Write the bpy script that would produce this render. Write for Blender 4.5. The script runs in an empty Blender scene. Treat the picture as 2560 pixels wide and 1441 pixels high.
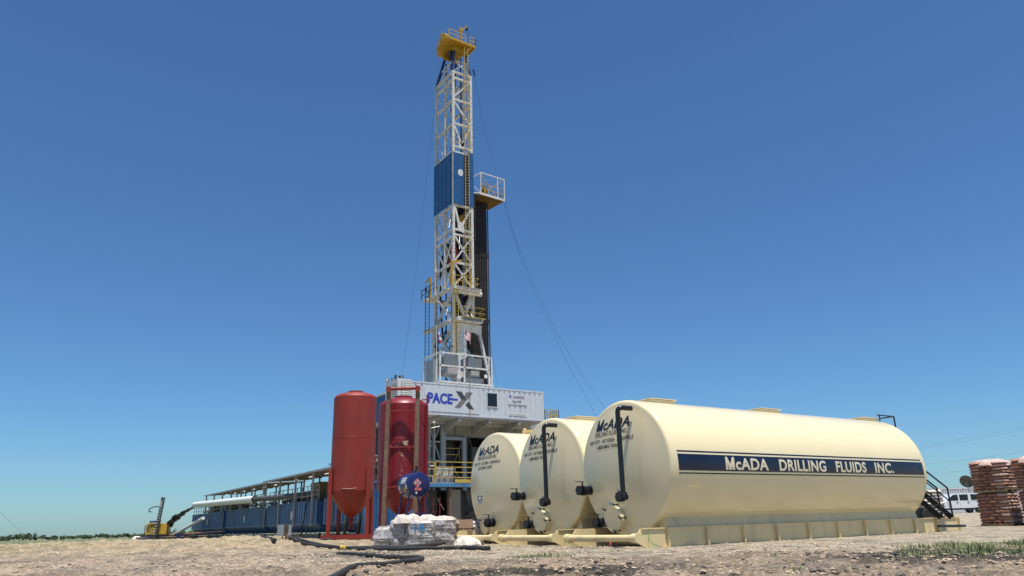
import bpy, bmesh, math, random
import numpy as np
from mathutils import Vector, Matrix
random.seed(7)
S = bpy.context.scene
COL = S.collection
R_ = math.radians

# ------------------------------------------------------------------ camera
# axes: +x runs along the storage tanks (away to the right), +y away to the left, z up; the camera stands over the origin
HC, PT, RO, FP, HD = 0.6736, 0.3109, 0.0285, 1831.27, 0.986
F0 = Vector((math.cos(HD), math.sin(HD), 0)); R0 = Vector((math.sin(HD), -math.cos(HD), 0)); Z0 = Vector((0, 0, 1))
FW = F0*math.cos(PT) + Z0*math.sin(PT); U0 = -F0*math.sin(PT) + Z0*math.cos(PT)
RV = R0*math.cos(RO) - U0*math.sin(RO); UV = R0*math.sin(RO) + U0*math.cos(RO)
CAM = Vector((0, 0, HC))
cd = bpy.data.cameras.new('camera'); cam = bpy.data.objects.new('camera', cd); COL.objects.link(cam)
cam.matrix_world = Matrix.Translation(CAM) @ Matrix((RV, UV, -FW)).transposed().to_4x4()
cd.sensor_width = 36; cd.lens = FP/2560*36; cd.clip_start = .1; cd.clip_end = 20000
S.camera = cam
S.render.resolution_x = 1024; S.render.resolution_y = 576

def at(u, v, x=None, y=None, z=None, w=None):
    q = FW + RV*((u-1280)/FP) - UV*((v-720.5)/FP)
    k = w if w is not None else x/q.x if x is not None else y/q.y if y is not None else (z-HC)/q.z
    return CAM + q*k

# ------------------------------------------------------------------ sky and sun
SUN_EL = R_(76.5)
sd = -F0*math.cos(R_(23)) + R0*math.sin(R_(23))
SUN = Vector((sd.x*math.cos(SUN_EL), sd.y*math.cos(SUN_EL), math.sin(SUN_EL)))
W = bpy.data.worlds.new('World'); S.world = W; W.use_nodes = True
nt = W.node_tree; bg = nt.nodes['Background']
sky = nt.nodes.new('ShaderNodeTexSky'); sky.sky_type = 'NISHITA'; sky.sun_disc = False
sky.sun_elevation = SUN_EL; sky.sun_rotation = math.atan2(SUN.x, SUN.y)
sky.air_density = 1.0; sky.dust_density = .4; sky.ozone_density = 2; sky.altitude = 100
tint = nt.nodes.new('ShaderNodeMix'); tint.data_type = 'RGBA'; tint.blend_type = 'MULTIPLY'; tint.inputs[0].default_value = 1; tint.inputs[7].default_value = (.475, .745, .98, 1)
nt.links.new(sky.outputs[0], tint.inputs[6]); nt.links.new(tint.outputs[2], bg.inputs[0]); bg.inputs[1].default_value = .088
sl = bpy.data.lights.new('sun', 'SUN'); sl.energy = 4.8; sl.angle = R_(.53); sl.color = (1, .95, .87)
so = bpy.data.objects.new('sun', sl); COL.objects.link(so); so.rotation_euler = SUN.to_track_quat('Z', 'Y').to_euler()
vs = S.view_settings; vs.view_transform = 'Standard'; vs.look = 'None'; vs.gamma = 1; vs.exposure = 0.45; vs.use_curve_mapping = False
S.render.engine = 'CYCLES'

# ------------------------------------------------------------------ materials
def mat(name, col, rough=.5, metal=0, var=.10, sc=2.0, dirt=None, damt=.45, dsc=1.5, bump=0, bsc=8, coat=0, rust=0, streak=False, thr=.55):
    m = bpy.data.materials.new(name); m.use_nodes = True; n = m.node_tree.nodes; L = m.node_tree.links
    b = n['Principled BSDF']; b.inputs['Roughness'].default_value = rough; b.inputs['Metallic'].default_value = metal
    if coat: b.inputs['Coat Weight'].default_value = coat; b.inputs['Coat Roughness'].default_value = .06
    tc = n.new('ShaderNodeTexCoord')
    def noise(scale, det=5, vec=None):
        t = n.new('ShaderNodeTexNoise'); t.inputs['Scale'].default_value = scale; t.inputs['Detail'].default_value = det
        L.new(vec or tc.outputs['Object'], t.inputs['Vector']); return t.outputs['Fac']
    def ramp(f, a, c, ca, cb):
        r = n.new('ShaderNodeValToRGB'); r.color_ramp.elements[0].position = a; r.color_ramp.elements[1].position = c
        r.color_ramp.elements[0].color = (*ca, 1); r.color_ramp.elements[1].color = (*cb, 1); L.new(f, r.inputs[0]); return r.outputs[0]
    def mix(f, a, c, typ='MIX'):
        x = n.new('ShaderNodeMix'); x.data_type = 'RGBA'; x.blend_type = typ
        if isinstance(f, float): x.inputs[0].default_value = f
        else: L.new(f, x.inputs[0])
        for i, s in ((6, a), (7, c)):
            if isinstance(s, tuple): x.inputs[i].default_value = (*s, 1)
            else: L.new(s, x.inputs[i])
        return x.outputs[2]
    lo = tuple(c*(1-var) for c in col); hi = tuple(min(1, c*(1+var)) for c in col)
    out = ramp(noise(sc), .3, .7, lo, hi)
    if dirt:
        v = None
        if streak:
            mp = n.new('ShaderNodeMapping'); mp.inputs['Scale'].default_value = (1, 1, .16); L.new(tc.outputs['Object'], mp.inputs[0]); v = mp.outputs[0]
        f = ramp(noise(dsc, 8, v), thr, thr+.2, (0, 0, 0), (damt,)*3)
        out = mix(f, out, dirt)
        rr = n.new('ShaderNodeMapRange'); L.new(f, rr.inputs[0]); rr.inputs[3].default_value = rough; rr.inputs[4].default_value = min(1, rough+.35); L.new(rr.outputs[0], b.inputs['Roughness'])
    if rust:
        f = ramp(noise(dsc*3.1, 10), .62-rust*.2, .66-rust*.2, (0, 0, 0), (.85,)*3)
        out = mix(f, out, (.16, .07, .035))
    L.new(out, b.inputs['Base Color'])
    if bump:
        bp = n.new('ShaderNodeBump'); bp.inputs['Strength'].default_value = bump; bp.inputs['Distance'].default_value = .05; L.new(noise(bsc, 4), bp.inputs['Height']); L.new(bp.outputs[0], b.inputs['Normal'])
    return m
M = {}
M['cream'] = mat('cream_paint', (.79, .68, .42), .17, var=.015, sc=.5, dirt=(.55, .45, .27), damt=.12, dsc=1.1, bump=.05, bsc=1.3, coat=.35, thr=.52)
M['cream_skid'] = mat('cream_skid_paint', (.72, .58, .31), .42, var=.05, dirt=(.38, .33, .25), damt=.5, dsc=2.2, streak=True)
M['navy'] = mat('navy_paint', (.006, .010, .035), .25, var=.2)
M['black'] = mat('black_paint', (.010, .011, .016), .28, var=.3)
M['dull_black'] = mat('rubber_black', (.022, .022, .022), .65, var=.35, dirt=(.20, .17, .13), damt=.45, dsc=3, bump=.2, bsc=20)
M['letter_cream'] = mat('cream_lettering', (.72, .64, .45), .35, var=.03)
M['red1'] = mat('weathered_brick_red_paint', (.24, .024, .013), .55, var=.14, sc=1.2, dirt=(.22, .055, .04), damt=.4, dsc=1.4, bump=.08, bsc=3, streak=True)
M['red2'] = mat('crimson_paint', (.20, .008, .014), .42, var=.12, sc=1.0, dirt=(.20, .02, .02), damt=.35, dsc=2.2, bump=.05, bsc=3)
M['chip'] = mat('bare_chipped_patch', (.50, .38, .28), .8, var=.3, sc=8)
M['brown'] = mat('bare_brown_steel', (.17, .095, .06), .75, var=.25, sc=5, dirt=(.26, .20, .15), damt=.6, dsc=4, streak=True)
M['white'] = mat('rig_white_paint', (.66, .66, .63), .45, var=.06, dirt=(.30, .27, .22), damt=.55, dsc=2.5, rust=.12)
M['mastwhite'] = mat('mast_white_paint', (.62, .61, .56), .45, var=.08, dirt=(.24, .21, .16), damt=.6, dsc=1.8, rust=.1)
M['cabin'] = mat('cabin_white_paint', (.54, .57, .60), .42, var=.04, dirt=(.32, .33, .33), damt=.35, dsc=1.5, streak=True)
M['grey'] = mat('grey_cabinet_paint', (.25, .28, .29), .4, var=.08, dirt=(.2, .2, .2), damt=.4)
M['dgrey'] = mat('dark_grey_steel', (.07, .072, .07), .55, var=.25, dirt=(.13, .11, .09), damt=.5)
M['beige'] = mat('beige_wall_paint', (.23, .215, .175), .6, var=.1, dirt=(.14, .12, .10), damt=.6, dsc=1.2, streak=True)
M['blue'] = mat('rig_blue_paint', (.018, .085, .22), .4, var=.16, sc=1.4, dirt=(.05, .12, .20), damt=.5, dsc=1.2)
M['mudblue'] = mat('mud_tank_blue_paint', (.045, .12, .25), .42, var=.2, sc=.7, dirt=(.10, .12, .14), damt=.75, dsc=.9, streak=True, rust=.05)
M['darkblue'] = mat('dark_blue_paint', (.012, .025, .10), .4, var=.2)
M['deckblue'] = mat('deck_beam_blue_paint', (.05, .20, .38), .45, var=.2, dirt=(.20, .10, .06), damt=.7, dsc=2.5)
M['yellow'] = mat('safety_yellow_paint', (.50, .35, .06), .5, var=.12, dirt=(.22, .15, .06), damt=.55, dsc=4)
M['crown'] = mat('crown_yellow_paint', (.42, .24, .015), .45, var=.12, dirt=(.16, .09, .04), damt=.55, dsc=2)
M['olive'] = mat('dirty_yellow_paint', (.17, .12, .03), .6, var=.2, dirt=(.08, .07, .05), damt=.7)
M['machine'] = mat('machine_yellow_paint', (.62, .36, .05), .5, var=.08, dirt=(.30, .20, .09), damt=.5)
M['roofing'] = mat('canopy_sheet', (.38, .33, .26), .6, var=.15, dirt=(.12, .09, .06), damt=.6)
M['post'] = mat('galvanised_post', (.34, .34, .33), .5, var=.15, dirt=(.16, .14, .11), damt=.5)
M['pipewhite'] = mat('white_pipe', (.74, .73, .68), .4, var=.05, dirt=(.30, .26, .18), damt=.5, dsc=1.8)
M['mud'] = mat('wet_cuttings', (.035, .022, .016), .35, var=.4, sc=6, bump=.5, bsc=12)
M['drill'] = mat('drill_pipe_steel', (.045, .036, .030), .5, metal=.3, var=.35, sc=1.2)
M['red'] = mat('red_part', (.35, .02, .02), .45)
M['glass'] = mat('dark_glass', (.012, .016, .018), .08, var=.1)
M['logo_blue'] = mat('logo_blue', (.03, .06, .38), .45, var=.03)
M['logo_dark'] = mat('logo_dark_grey', (.055, .06, .07), .45, var=.05)
M['logo_mid'] = mat('logo_mid_grey', (.17, .165, .16), .45, var=.05)
M['chrome'] = mat('lamp_lens', (.8, .8, .75), .15, var=.02)
M['sackwhite'] = mat('white_sack_paper', (.54, .48, .42), .5, var=.16, sc=3, dirt=(.36, .27, .19), damt=.7, dsc=3, bump=.5, bsc=7)
M['sacktan'] = mat('tan_sack_paper', (.46, .34, .26), .7, var=.15, sc=3, dirt=(.30, .20, .14), damt=.5, bump=.4, bsc=7)
M['sackor'] = mat('orange_brown_sack_paper', (.32, .165, .115), .7, var=.14, sc=2.2, dirt=(.24, .155, .125), damt=.6, dsc=2, bump=.5, bsc=6)
M['sackpink'] = mat('pale_pink_sack_end', (.50, .36, .31), .65, var=.15, sc=4, bump=.4, bsc=8)
M['wood'] = mat('pallet_wood', (.28, .19, .11), .8, var=.2, sc=8)
M['carton'] = mat('brown_carton', (.42, .28, .19), .7, var=.08, sc=3)
M['paint16'] = mat('marker_blue_paint', (.01, .22, .50), .5)
M['rustpipe'] = mat('rusty_pipe', (.15, .085, .06), .7, var=.3, dirt=(.30, .2, .15), damt=.5)
M['pinkpipe'] = mat('pink_red_pipe', (.30, .13, .11), .6, var=.15)
M['carwhite'] = mat('car_white', (.72, .72, .75), .2, var=.02, coat=.5)
M['tyre'] = mat('tyre', (.02, .02, .02), .75, dirt=(.2, .17, .13), damt=.5)
M['fuel'] = mat('fuel_tank_blue', (.014, .020, .105), .32, var=.15, dirt=(.05, .05, .08), damt=.4, dsc=2, bump=.05, bsc=3)
M['sticker'] = mat('white_sticker', (.66, .66, .64), .5, var=.06, sc=6)
M['dred'] = mat('placard_red', (.48, .02, .03), .45)
M['dpink'] = mat('sticker_pink', (.55, .2, .2), .5)
M['skyblue'] = mat('pale_blue_sticker', (.30, .42, .60), .5)
M['flagred'] = mat('flag_red', (.42, .02, .03), .7); M['flagblue'] = mat('flag_blue', (.02, .03, .14), .7); M['flagwhite'] = mat('flag_white', (.7, .7, .7), .7)
M['bucket'] = mat('white_bucket', (.62, .62, .60), .4, var=.05, dirt=(.35, .33, .3), damt=.4)
M['neon'] = mat('pink_flagging', (.75, .08, .18), .6)
M['greenwire'] = mat('green_wire', (.06, .30, .08), .5)
M['wire'] = mat('wire_dark', (.03, .03, .035), .5, metal=.4)
def tree_mat(name, a, b):
    m = bpy.data.materials.new(name); m.use_nodes = True; n = m.node_tree.nodes; L = m.node_tree.links
    t = n.new('ShaderNodeTexNoise'); t.inputs['Scale'].default_value = .9; tc = n.new('ShaderNodeTexCoord'); L.new(tc.outputs['Object'], t.inputs[0])
    r = n.new('ShaderNodeValToRGB'); r.color_ramp.elements[0].position = .35; r.color_ramp.elements[1].position = .65
    r.color_ramp.elements[0].color = (*a, 1); r.color_ramp.elements[1].color = (*b, 1); L.new(t.outputs[0], r.inputs[0]); L.new(r.outputs[0], n['Principled BSDF'].inputs['Base Color'])
    n['Principled BSDF'].inputs['Roughness'].default_value = .7; return m
M['leaf'] = tree_mat('foliage_far', (.030, .055, .030), (.065, .10, .045))
M['leaf2'] = tree_mat('foliage_bush', (.035, .08, .018), (.09, .16, .035))
M['grass'] = tree_mat('grass_blades', (.11, .17, .045), (.28, .29, .13))
M['bark'] = mat('bark', (.10, .07, .05), .9)
def wrap_mat(name='plastic_wrap'):
    m = bpy.data.materials.new(name); m.use_nodes = True; n = m.node_tree.nodes; L = m.node_tree.links
    b = n['Principled BSDF']; b.inputs['Base Color'].default_value = (.58, .57, .57, 1); b.inputs['Roughness'].default_value = .22
    tr = n.new('ShaderNodeBsdfTransparent'); mx = n.new('ShaderNodeMixShader')
    t = n.new('ShaderNodeTexNoise'); t.inputs['Scale'].default_value = 3.5; t.inputs['Detail'].default_value = 6; t.inputs['Distortion'].default_value = 1.5
    tc = n.new('ShaderNodeTexCoord'); L.new(tc.outputs['Object'], t.inputs[0])
    mr = n.new('ShaderNodeMapRange'); mr.inputs[1].default_value = .35; mr.inputs[2].default_value = .7; mr.inputs[3].default_value = .18; mr.inputs[4].default_value = .8; L.new(t.outputs[0], mr.inputs[0])
    L.new(mr.outputs[0], mx.inputs[0]); L.new(tr.outputs[0], mx.inputs[1]); L.new(b.outputs[0], mx.inputs[2]); L.new(mx.outputs[0], n['Material Output'].inputs[0])
    bp = n.new('ShaderNodeBump'); bp.inputs['Strength'].default_value = .8; bp.inputs['Distance'].default_value = .04; L.new(t.outputs[0], bp.inputs['Height']); L.new(bp.outputs[0], b.inputs['Normal'])
    return m
M['wrap'] = wrap_mat()

# ------------------------------------------------------------------ object helpers
BASE = {}
def tag(o, label=None, cat=None, group=None, kind=None):
    if label: o['label'] = label
    if cat: o['category'] = cat
    if group: o['group'] = group
    if kind: o['kind'] = kind
    return o
def thing(name, label, cat, loc=(0, 0, 0), group=None):
    o = bpy.data.objects.new(name, None); COL.objects.link(o); o.location = loc; o.empty_display_size = .3
    BASE[o] = Vector(loc); return tag(o, label, cat, group)
def dup(root, delta, label=None):
    r = root.copy(); COL.objects.link(r); r.location = root.location + Vector(delta)
    if label: r['label'] = label
    for ch in list(root.children):
        c = ch.copy(); COL.objects.link(c); c.parent = r
        for g in list(ch.children):
            e = g.copy(); COL.objects.link(e); e.parent = c
    return r
class MB:
    def __init__(s): s.v = []; s.f = []
    def add(s, vs, fs):
        o = len(s.v); s.v += [Vector(p) for p in vs]; s.f += [tuple(i+o for i in f) for f in fs]; return s
    def box(s, x0, x1, y0, y1, z0, z1):
        return s.add([(x0, y0, z0), (x1, y0, z0), (x1, y1, z0), (x0, y1, z0), (x0, y0, z1), (x1, y0, z1), (x1, y1, z1), (x0, y1, z1)],
                     [(0, 3, 2, 1), (4, 5, 6, 7), (0, 1, 5, 4), (1, 2, 6, 5), (2, 3, 7, 6), (3, 0, 4, 7)])
    def bar(s, p, q, w, h=None, up=(0, 0, 1)):
        p = Vector(p); q = Vector(q); d = (q-p).normalized(); h = h or w
        u = Vector(up)
        if abs(d.dot(u)) > .95: u = Vector((0, 1, 0))
        a = d.cross(u).normalized()*w/2; b = a.cross(d).normalized()*h/2
        return s.add([p-a-b, p+a-b, p+a+b, p-a+b, q-a-b, q+a-b, q+a+b, q-a+b],
                     [(0, 3, 2, 1), (4, 5, 6, 7), (0, 1, 5, 4), (1, 2, 6, 5), (2, 3, 7, 6), (3, 0, 4, 7)])
    def tube(s, p, q, r, n=10, r2=None, cap=True):
        return s.path([p, q], r, n, cap, r2)
    def path(s, pts, r, n=10, cap=True, r2=None):
        pts = [Vector(p) for p in pts]; o = len(s.v); prev = None
        for i, p in enumerate(pts):
            d = (pts[min(i+1, len(pts)-1)]-pts[max(i-1, 0)]).normalized()
            if prev is None:
                u = Vector((0, 0, 1)) if abs(d.z) < .9 else Vector((1, 0, 0)); a = d.cross(u).normalized()
            else: a = (prev - d*prev.dot(d)).normalized()
            prev = a; b = d.cross(a)
            rr = r if r2 is None else r+(r2-r)*i/(len(pts)-1)
            s.v += [p+(a*math.cos(2*math.pi*k/n)+b*math.sin(2*math.pi*k/n))*rr for k in range(n)]
        for i in range(len(pts)-1):
            for k in range(n):
                j = (k+1) % n; s.f.append((o+i*n+k, o+i*n+j, o+(i+1)*n+j, o+(i+1)*n+k))
        if cap:
            s.f.append(tuple(o+k for k in range(n))[::-1]); s.f.append(tuple(o+(len(pts)-1)*n+k for k in range(n)))
        return s
    def lathe(s, prof, c, ax='z', n=48):
        # prof: (radius, along) pairs
        c = Vector(c); o = len(s.v)
        A = {'z': ((1, 0, 0), (0, 1, 0), (0, 0, 1)), 'x': ((0, 1, 0), (0, 0, 1), (1, 0, 0)), 'y': ((0, 0, 1), (1, 0, 0), (0, 1, 0))}[ax]
        a, b, d = map(Vector, A)
        for r, t in prof:
            s.v += [c+(a*math.cos(2*math.pi*k/n)+b*math.sin(2*math.pi*k/n))*r+d*t for k in range(n)]
        for i in range(len(prof)-1):
            for k in range(n):
                j = (k+1) % n; s.f.append((o+i*n+k, o+i*n+j, o+(i+1)*n+j, o+(i+1)*n+k))
        return s
    def prism(s, pts, d):
        # pts: 3d polygon, d: extrusion vector
        pts = [Vector(p) for p in pts]; d = Vector(d); n = len(pts)
        return s.add(pts+[p+d for p in pts], [tuple(range(n))[::-1], tuple(range(n, 2*n))]+[(i, (i+1) % n, (i+1) % n+n, i+n) for i in range(n)])
    def rot(s, c, ang):
        c = Vector(c); m = Matrix.Rotation(ang, 3, 'Z'); s.v = [m @ (p-c)+c for p in s.v]; return s
    def each(s, name, m, parent=None, **k):
        # one object per closed piece
        par = list(range(len(s.v)))
        def find(i):
            while par[i] != i: par[i] = par[par[i]]; i = par[i]
            return i
        for f in s.f:
            for i in f[1:]: par[find(i)] = find(f[0])
        grp = {}
        for f in s.f: grp.setdefault(find(f[0]), []).append(f)
        for fs in grp.values():
            ids = sorted({i for f in fs for i in f}); mp = {i: j for j, i in enumerate(ids)}; mb = MB(); mb.v = [s.v[i] for i in ids]; mb.f = [tuple(mp[i] for i in f) for f in fs]
            mb.build(name, m, parent, **k)
    def build(s, name, m, parent=None, smooth=True, ang=35, bevel=0):
        me = bpy.data.meshes.new(name)
        r = parent
        while r is not None and r.parent is not None: r = r.parent
        b = BASE.get(r, Vector((0, 0, 0)))
        me.from_pydata([tuple(p-b) for p in s.v], [], s.f)
        bm = bmesh.new(); bm.from_mesh(me); bmesh.ops.recalc_face_normals(bm, faces=bm.faces)
        if bevel: bmesh.ops.bevel(bm, geom=[e for e in bm.edges if len(e.link_faces) == 2 and e.calc_face_angle(0) > .6], offset=bevel, segments=2, affect='EDGES')
        bm.to_mesh(me); bm.free()
        if smooth:
            me.polygons.foreach_set('use_smooth', [True]*len(me.polygons)); me.set_sharp_from_angle(angle=R_(ang))
        o = bpy.data.objects.new(name, me); COL.objects.link(o); me.materials.append(M[m] if isinstance(m, str) else m)
        if parent: o.parent = parent
        return o
def solo(mb, name, m, label, cat, loc=(0, 0, 0), group=None, **k):
    o = mb.build(name, m, None, **k); return tag(o, label, cat, group)
def rail(mb, pts, h=1.07, step=1.2, r=.025, mids=1):
    pts = [Vector(p) for p in pts]
    for a, b in zip(pts, pts[1:]):
        n = max(1, round((b-a).length/step))
        for i in range(n+1): p = a.lerp(b, i/n); mb.bar(p, p+Z0*h, r*2)
        for j in range(mids+1): mb.bar(a+Z0*h*(j+1)/(mids+1), b+Z0*h*(j+1)/(mids+1), r*2)
    return mb
def ladder(mb, p, q, wv, step=.3, r=.03):
    p = Vector(p); q = Vector(q); wv = Vector(wv); mb.bar(p, q, r*2, r*2); mb.bar(p+wv, q+wv, r*2, r*2)
    n = int((q-p).length/step)
    for i in range(1, n): c = p.lerp(q, i/n); mb.bar(c, c+wv, r*1.1)
    return mb
FONT = None
def text(body, m, parent, place, width, height, bold=.02, shear=0, name='lettering', cuts=0, space=1.0):
    """writes body in a width x height rectangle; place(a, b) -> world point, a along, b up from the baseline"""
    cu = bpy.data.curves.new(name, 'FONT'); cu.body = body; cu.size = 1; cu.offset = bold; cu.shear = shear; cu.space_character = space
    cu.resolution_u = 5
    o = bpy.data.objects.new(name, cu); COL.objects.link(o)
    dg = bpy.context.evaluated_depsgraph_get(); dg.update(); me = bpy.data.meshes.new_from_object(o.evaluated_get(dg))
    bpy.data.objects.remove(o); bm = bmesh.new(); bm.from_mesh(me)
    if body[0] == 'M':     # cleaner capital M drawn as one heavy outline
        bm.verts.index_update(); v0 = min(bm.verts, key=lambda v: v.co.x-shear*v.co.y); seen = {v0}; st = [v0]
        while st:
            q = st.pop()
            for e in q.link_edges:
                w = e.other_vert(q)
                if w not in seen: seen.add(w); st.append(w)
        a0 = min(v.co.x-shear*v.co.y for v in seen); a1 = max(v.co.x-shear*v.co.y for v in seen); bmesh.ops.delete(bm, geom=list(seen), context='VERTS')
        H_ = .729+bold; s_ = .085+bold*1.6; m_ = (a0+a1)/2; b_ = -bold
        P_ = [(a0, b_), (a0+s_, b_), (a0+s_, H_*.66), (m_-s_*.42, b_), (m_+s_*.42, b_), (a1-s_, H_*.66), (a1-s_, b_), (a1, b_), (a1, H_), (a1-s_*1.15, H_), (m_, H_*.42), (a0+s_*1.15, H_), (a0, H_)]
        f_ = bm.faces.new([bm.verts.new((x+shear*y, y, 0)) for x, y in P_]); bmesh.ops.triangulate(bm, faces=[f_])
    xs = [v.co.x for v in bm.verts]; ys = [v.co.y for v in bm.verts]; x0, x1 = min(xs), max(xs); cap = .729
    for i in range(1, cuts+1):
        g = bm.verts[:]+bm.edges[:]+bm.faces[:]
        bmesh.ops.bisect_plane(bm, geom=g, plane_co=(0, cap*i/(cuts+1), 0), plane_no=(0, 1, 0))
    if cuts:
        k = int(width/.3)
        for i in range(1, k):
            g = bm.verts[:]+bm.edges[:]+bm.faces[:]
            bmesh.ops.bisect_plane(bm, geom=g, plane_co=(x0+(x1-x0)*i/k, 0, 0), plane_no=(1, 0, 0))
    r = parent
    while r is not None and r.parent is not None: r = r.parent
    b = BASE.get(r, Vector((0, 0, 0)))
    for v in bm.verts: v.co = Vector(place((v.co.x-x0)/(x1-x0)*width, v.co.y/cap*height))-b
    bm.to_mesh(me); bm.free(); me.materials.clear(); me.materials.append(M[m])
    o = bpy.data.objects.new(name, me); COL.objects.link(o); o.parent = parent; return o

# ------------------------------------------------------------------ ground
rng = np.random.default_rng(3)
_T = rng.random((256, 256))
def vnoise(x, y):
    xi = np.floor(x).astype(int); yi = np.floor(y).astype(int); fx = x-xi; fy = y-yi
    fx = fx*fx*(3-2*fx); fy = fy*fy*(3-2*fy); g = lambda a, b: _T[a % 256, b % 256]
    return (g(xi, yi)*(1-fx)+g(xi+1, yi)*fx)*(1-fy)+(g(xi, yi+1)*(1-fx)+g(xi+1, yi+1)*fx)*fy
def fbm(x, y, o=4):
    s = 0; a = .5; t = 0
    for i in range(o): s = s+a*vnoise(x*2**i+17*i, y*2**i+31*i); t += a; a *= .5
    return s/t
def sst(x, a, b): t = np.clip((x-a)/(b-a), 0, 1); return t*t*(3-2*t)
def gh(x, y):
    x = np.asarray(x, float); y = np.asarray(y, float)
    fw = x*F0.x+y*F0.y; lat = x*R0.x+y*R0.y; d = np.hypot(x, y)
    rough = 1-sst(fw, 14.0, 16.2)                               # churned dirt in front of the pad
    left = sst(-lat, 1, 6)*(1-sst(fw, 36, 60))
    rough = np.maximum(rough, left*.8)
    n1 = fbm(x*.55, y*.55, 3)-.5; n2 = fbm(x*2.1+9, y*2.1, 4)-.5; n3 = fbm(x*6.5, y*6.5+5, 3)-.5
    rid = 1-np.abs(fbm(x*1.3+40, y*1.3, 3)*2-1)
    n4 = fbm(x*14+3, y*14, 2)-.5
    z = rough*(n1*.18+n2*.15+n3*.085+n4*.035+(rid**6)*.04-.03)
    z = z+(1-rough)*(n2*.018+n3*.018)*(1-sst(d, 45, 80))
    berm = np.exp(-((fw-31)/6.0)**2)*sst(-lat, 5.5, 11)
    z = z+berm*(.33+.34*(fbm(x*.35+3, y*.35, 3)-.35)+.16*n2)
    hollow = np.exp(-((fw-13.4)/1.6)**2-((lat-7.0)/2.4)**2); z = z*(1-hollow*.7)-hollow*.03
    ridge = .0*np.exp(-((fw-11.3)/.55)**2)*sst(lat, 1.5, 4)*(1-sst(lat, 7.5, 9)); z = z+ridge*.05*(.5+fbm(x*1.7, y*1.7+9, 3))
    mound = np.exp(-((fw-9.6)/1.1)**2)*np.exp(-((lat-.6)/1.9)**2); z = z+mound*.05
    z = z+.42*sst(fw, 38, 70)*sst(lat, 12, 24)*(1-sst(fw, 120, 160))
    z = np.where(fw < 6, z*sst(fw, 2, 6), z)
    return z-3.6*sst(d, 120, 190)
def col_at(x, y):
    fw = x*F0.x+y*F0.y; lat = x*R0.x+y*R0.y
    L3 = lambda c: np.array(c)[None, :]
    n = fbm(x*.8+2, y*.8, 4); m = fbm(x*.25, y*.25+8, 4); k = fbm(x*3.1, y*3.1, 4)
    pad = L3((.50, .425, .315)); dirt = L3((.38, .295, .21)); pink = L3((.46, .355, .26)); dark = L3((.075, .066, .056)); grey = L3((.25, .215, .175)); yel = L3((.48, .385, .245))
    mix = lambda a, b, t: a*(1-t[:, None])+b*t[:, None]
    edge = fw+1.6*(m-.5)+(n-.5)*1.2
    c = mix(dirt+0*x[:, None], pad, sst(edge, 14.4, 15.8))
    c = mix(c, pink, sst(-lat, 2.5, 6)*.8)
    c = mix(c, yel, sst(-lat, 4, 8)*sst(fw, 21, 27)*(1-sst(fw, 60, 90)))
    c = mix(c, grey, sst(n, .52, .66)*.6*(1-sst(fw, 24, 32)))
    far = sst(np.hypot(x, y), 60, 80)*sst(-lat, 12, 22); c = mix(c, L3((.19, .20, .10)), far)
    # dark wet mud patches
    p1 = np.exp(-((fw-11.2)/1.9)**2-((lat-.35)/1.9)**2)
    p2 = np.exp(-((fw-13.2)/2.2)**2-((lat-.53*fw)/2.0)**2)
    p3 = np.exp(-((fw-20.0)/1.2)**2-((lat+3.9)/1.4)**2)
    c = mix(c, dark, sst(np.maximum(p1*1.1, p2*1.25)+.55*(n-.5)+.35*(k-.5), .34, .62)*.92)
    c = mix(c, grey*.75, sst(p3+.5*(n-.5), .35, .6)*.8)
    cr_ = sst(fbm(x*4.2+7, y*4.2, 4), .40, .52); c = c*(.86+.28*k[:, None])*(.68+.32*cr_[:, None])
    return np.clip(c, .02, .9)
def polar(name, ds, angs, hf, cf, m, label=None):
    A, D = np.meshgrid(angs, ds); base = HD
    x = (D*np.cos(base+A)).ravel(); y = (D*np.sin(base+A)).ravel(); z = hf(x, y); nr, nc = A.shape
    me = bpy.data.meshes.new(name); me.vertices.add(len(x)); me.vertices.foreach_set('co', np.stack([x, y, z], 1).ravel())
    i = np.arange(nr-1)[:, None]*nc+np.arange(nc-1)[None, :]
    q = np.stack([i, i+nc, i+nc+1, i+1], -1).reshape(-1, 4)[:, ::-1]; nf = len(q)
    me.loops.add(nf*4); me.loops.foreach_set('vertex_index', q.ravel().astype(np.int32)); me.polygons.add(nf)
    me.polygons.foreach_set('loop_start', np.arange(nf, dtype=np.int32)*4); me.polygons.foreach_set('loop_total', np.full(nf, 4, np.int32)); me.update()
    me.polygons.foreach_set('use_smooth', [True]*nf)
    if cf:
        ca = me.color_attributes.new('soil', 'FLOAT_COLOR', 'POINT'); c = cf(x, y); ca.data.foreach_set('color', np.concatenate([c, np.ones((len(c), 1))], 1).ravel())
    me.materials.append(m); o = bpy.data.objects.new(name, me); COL.objects.link(o); o['kind'] = 'structure'; return o
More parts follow.
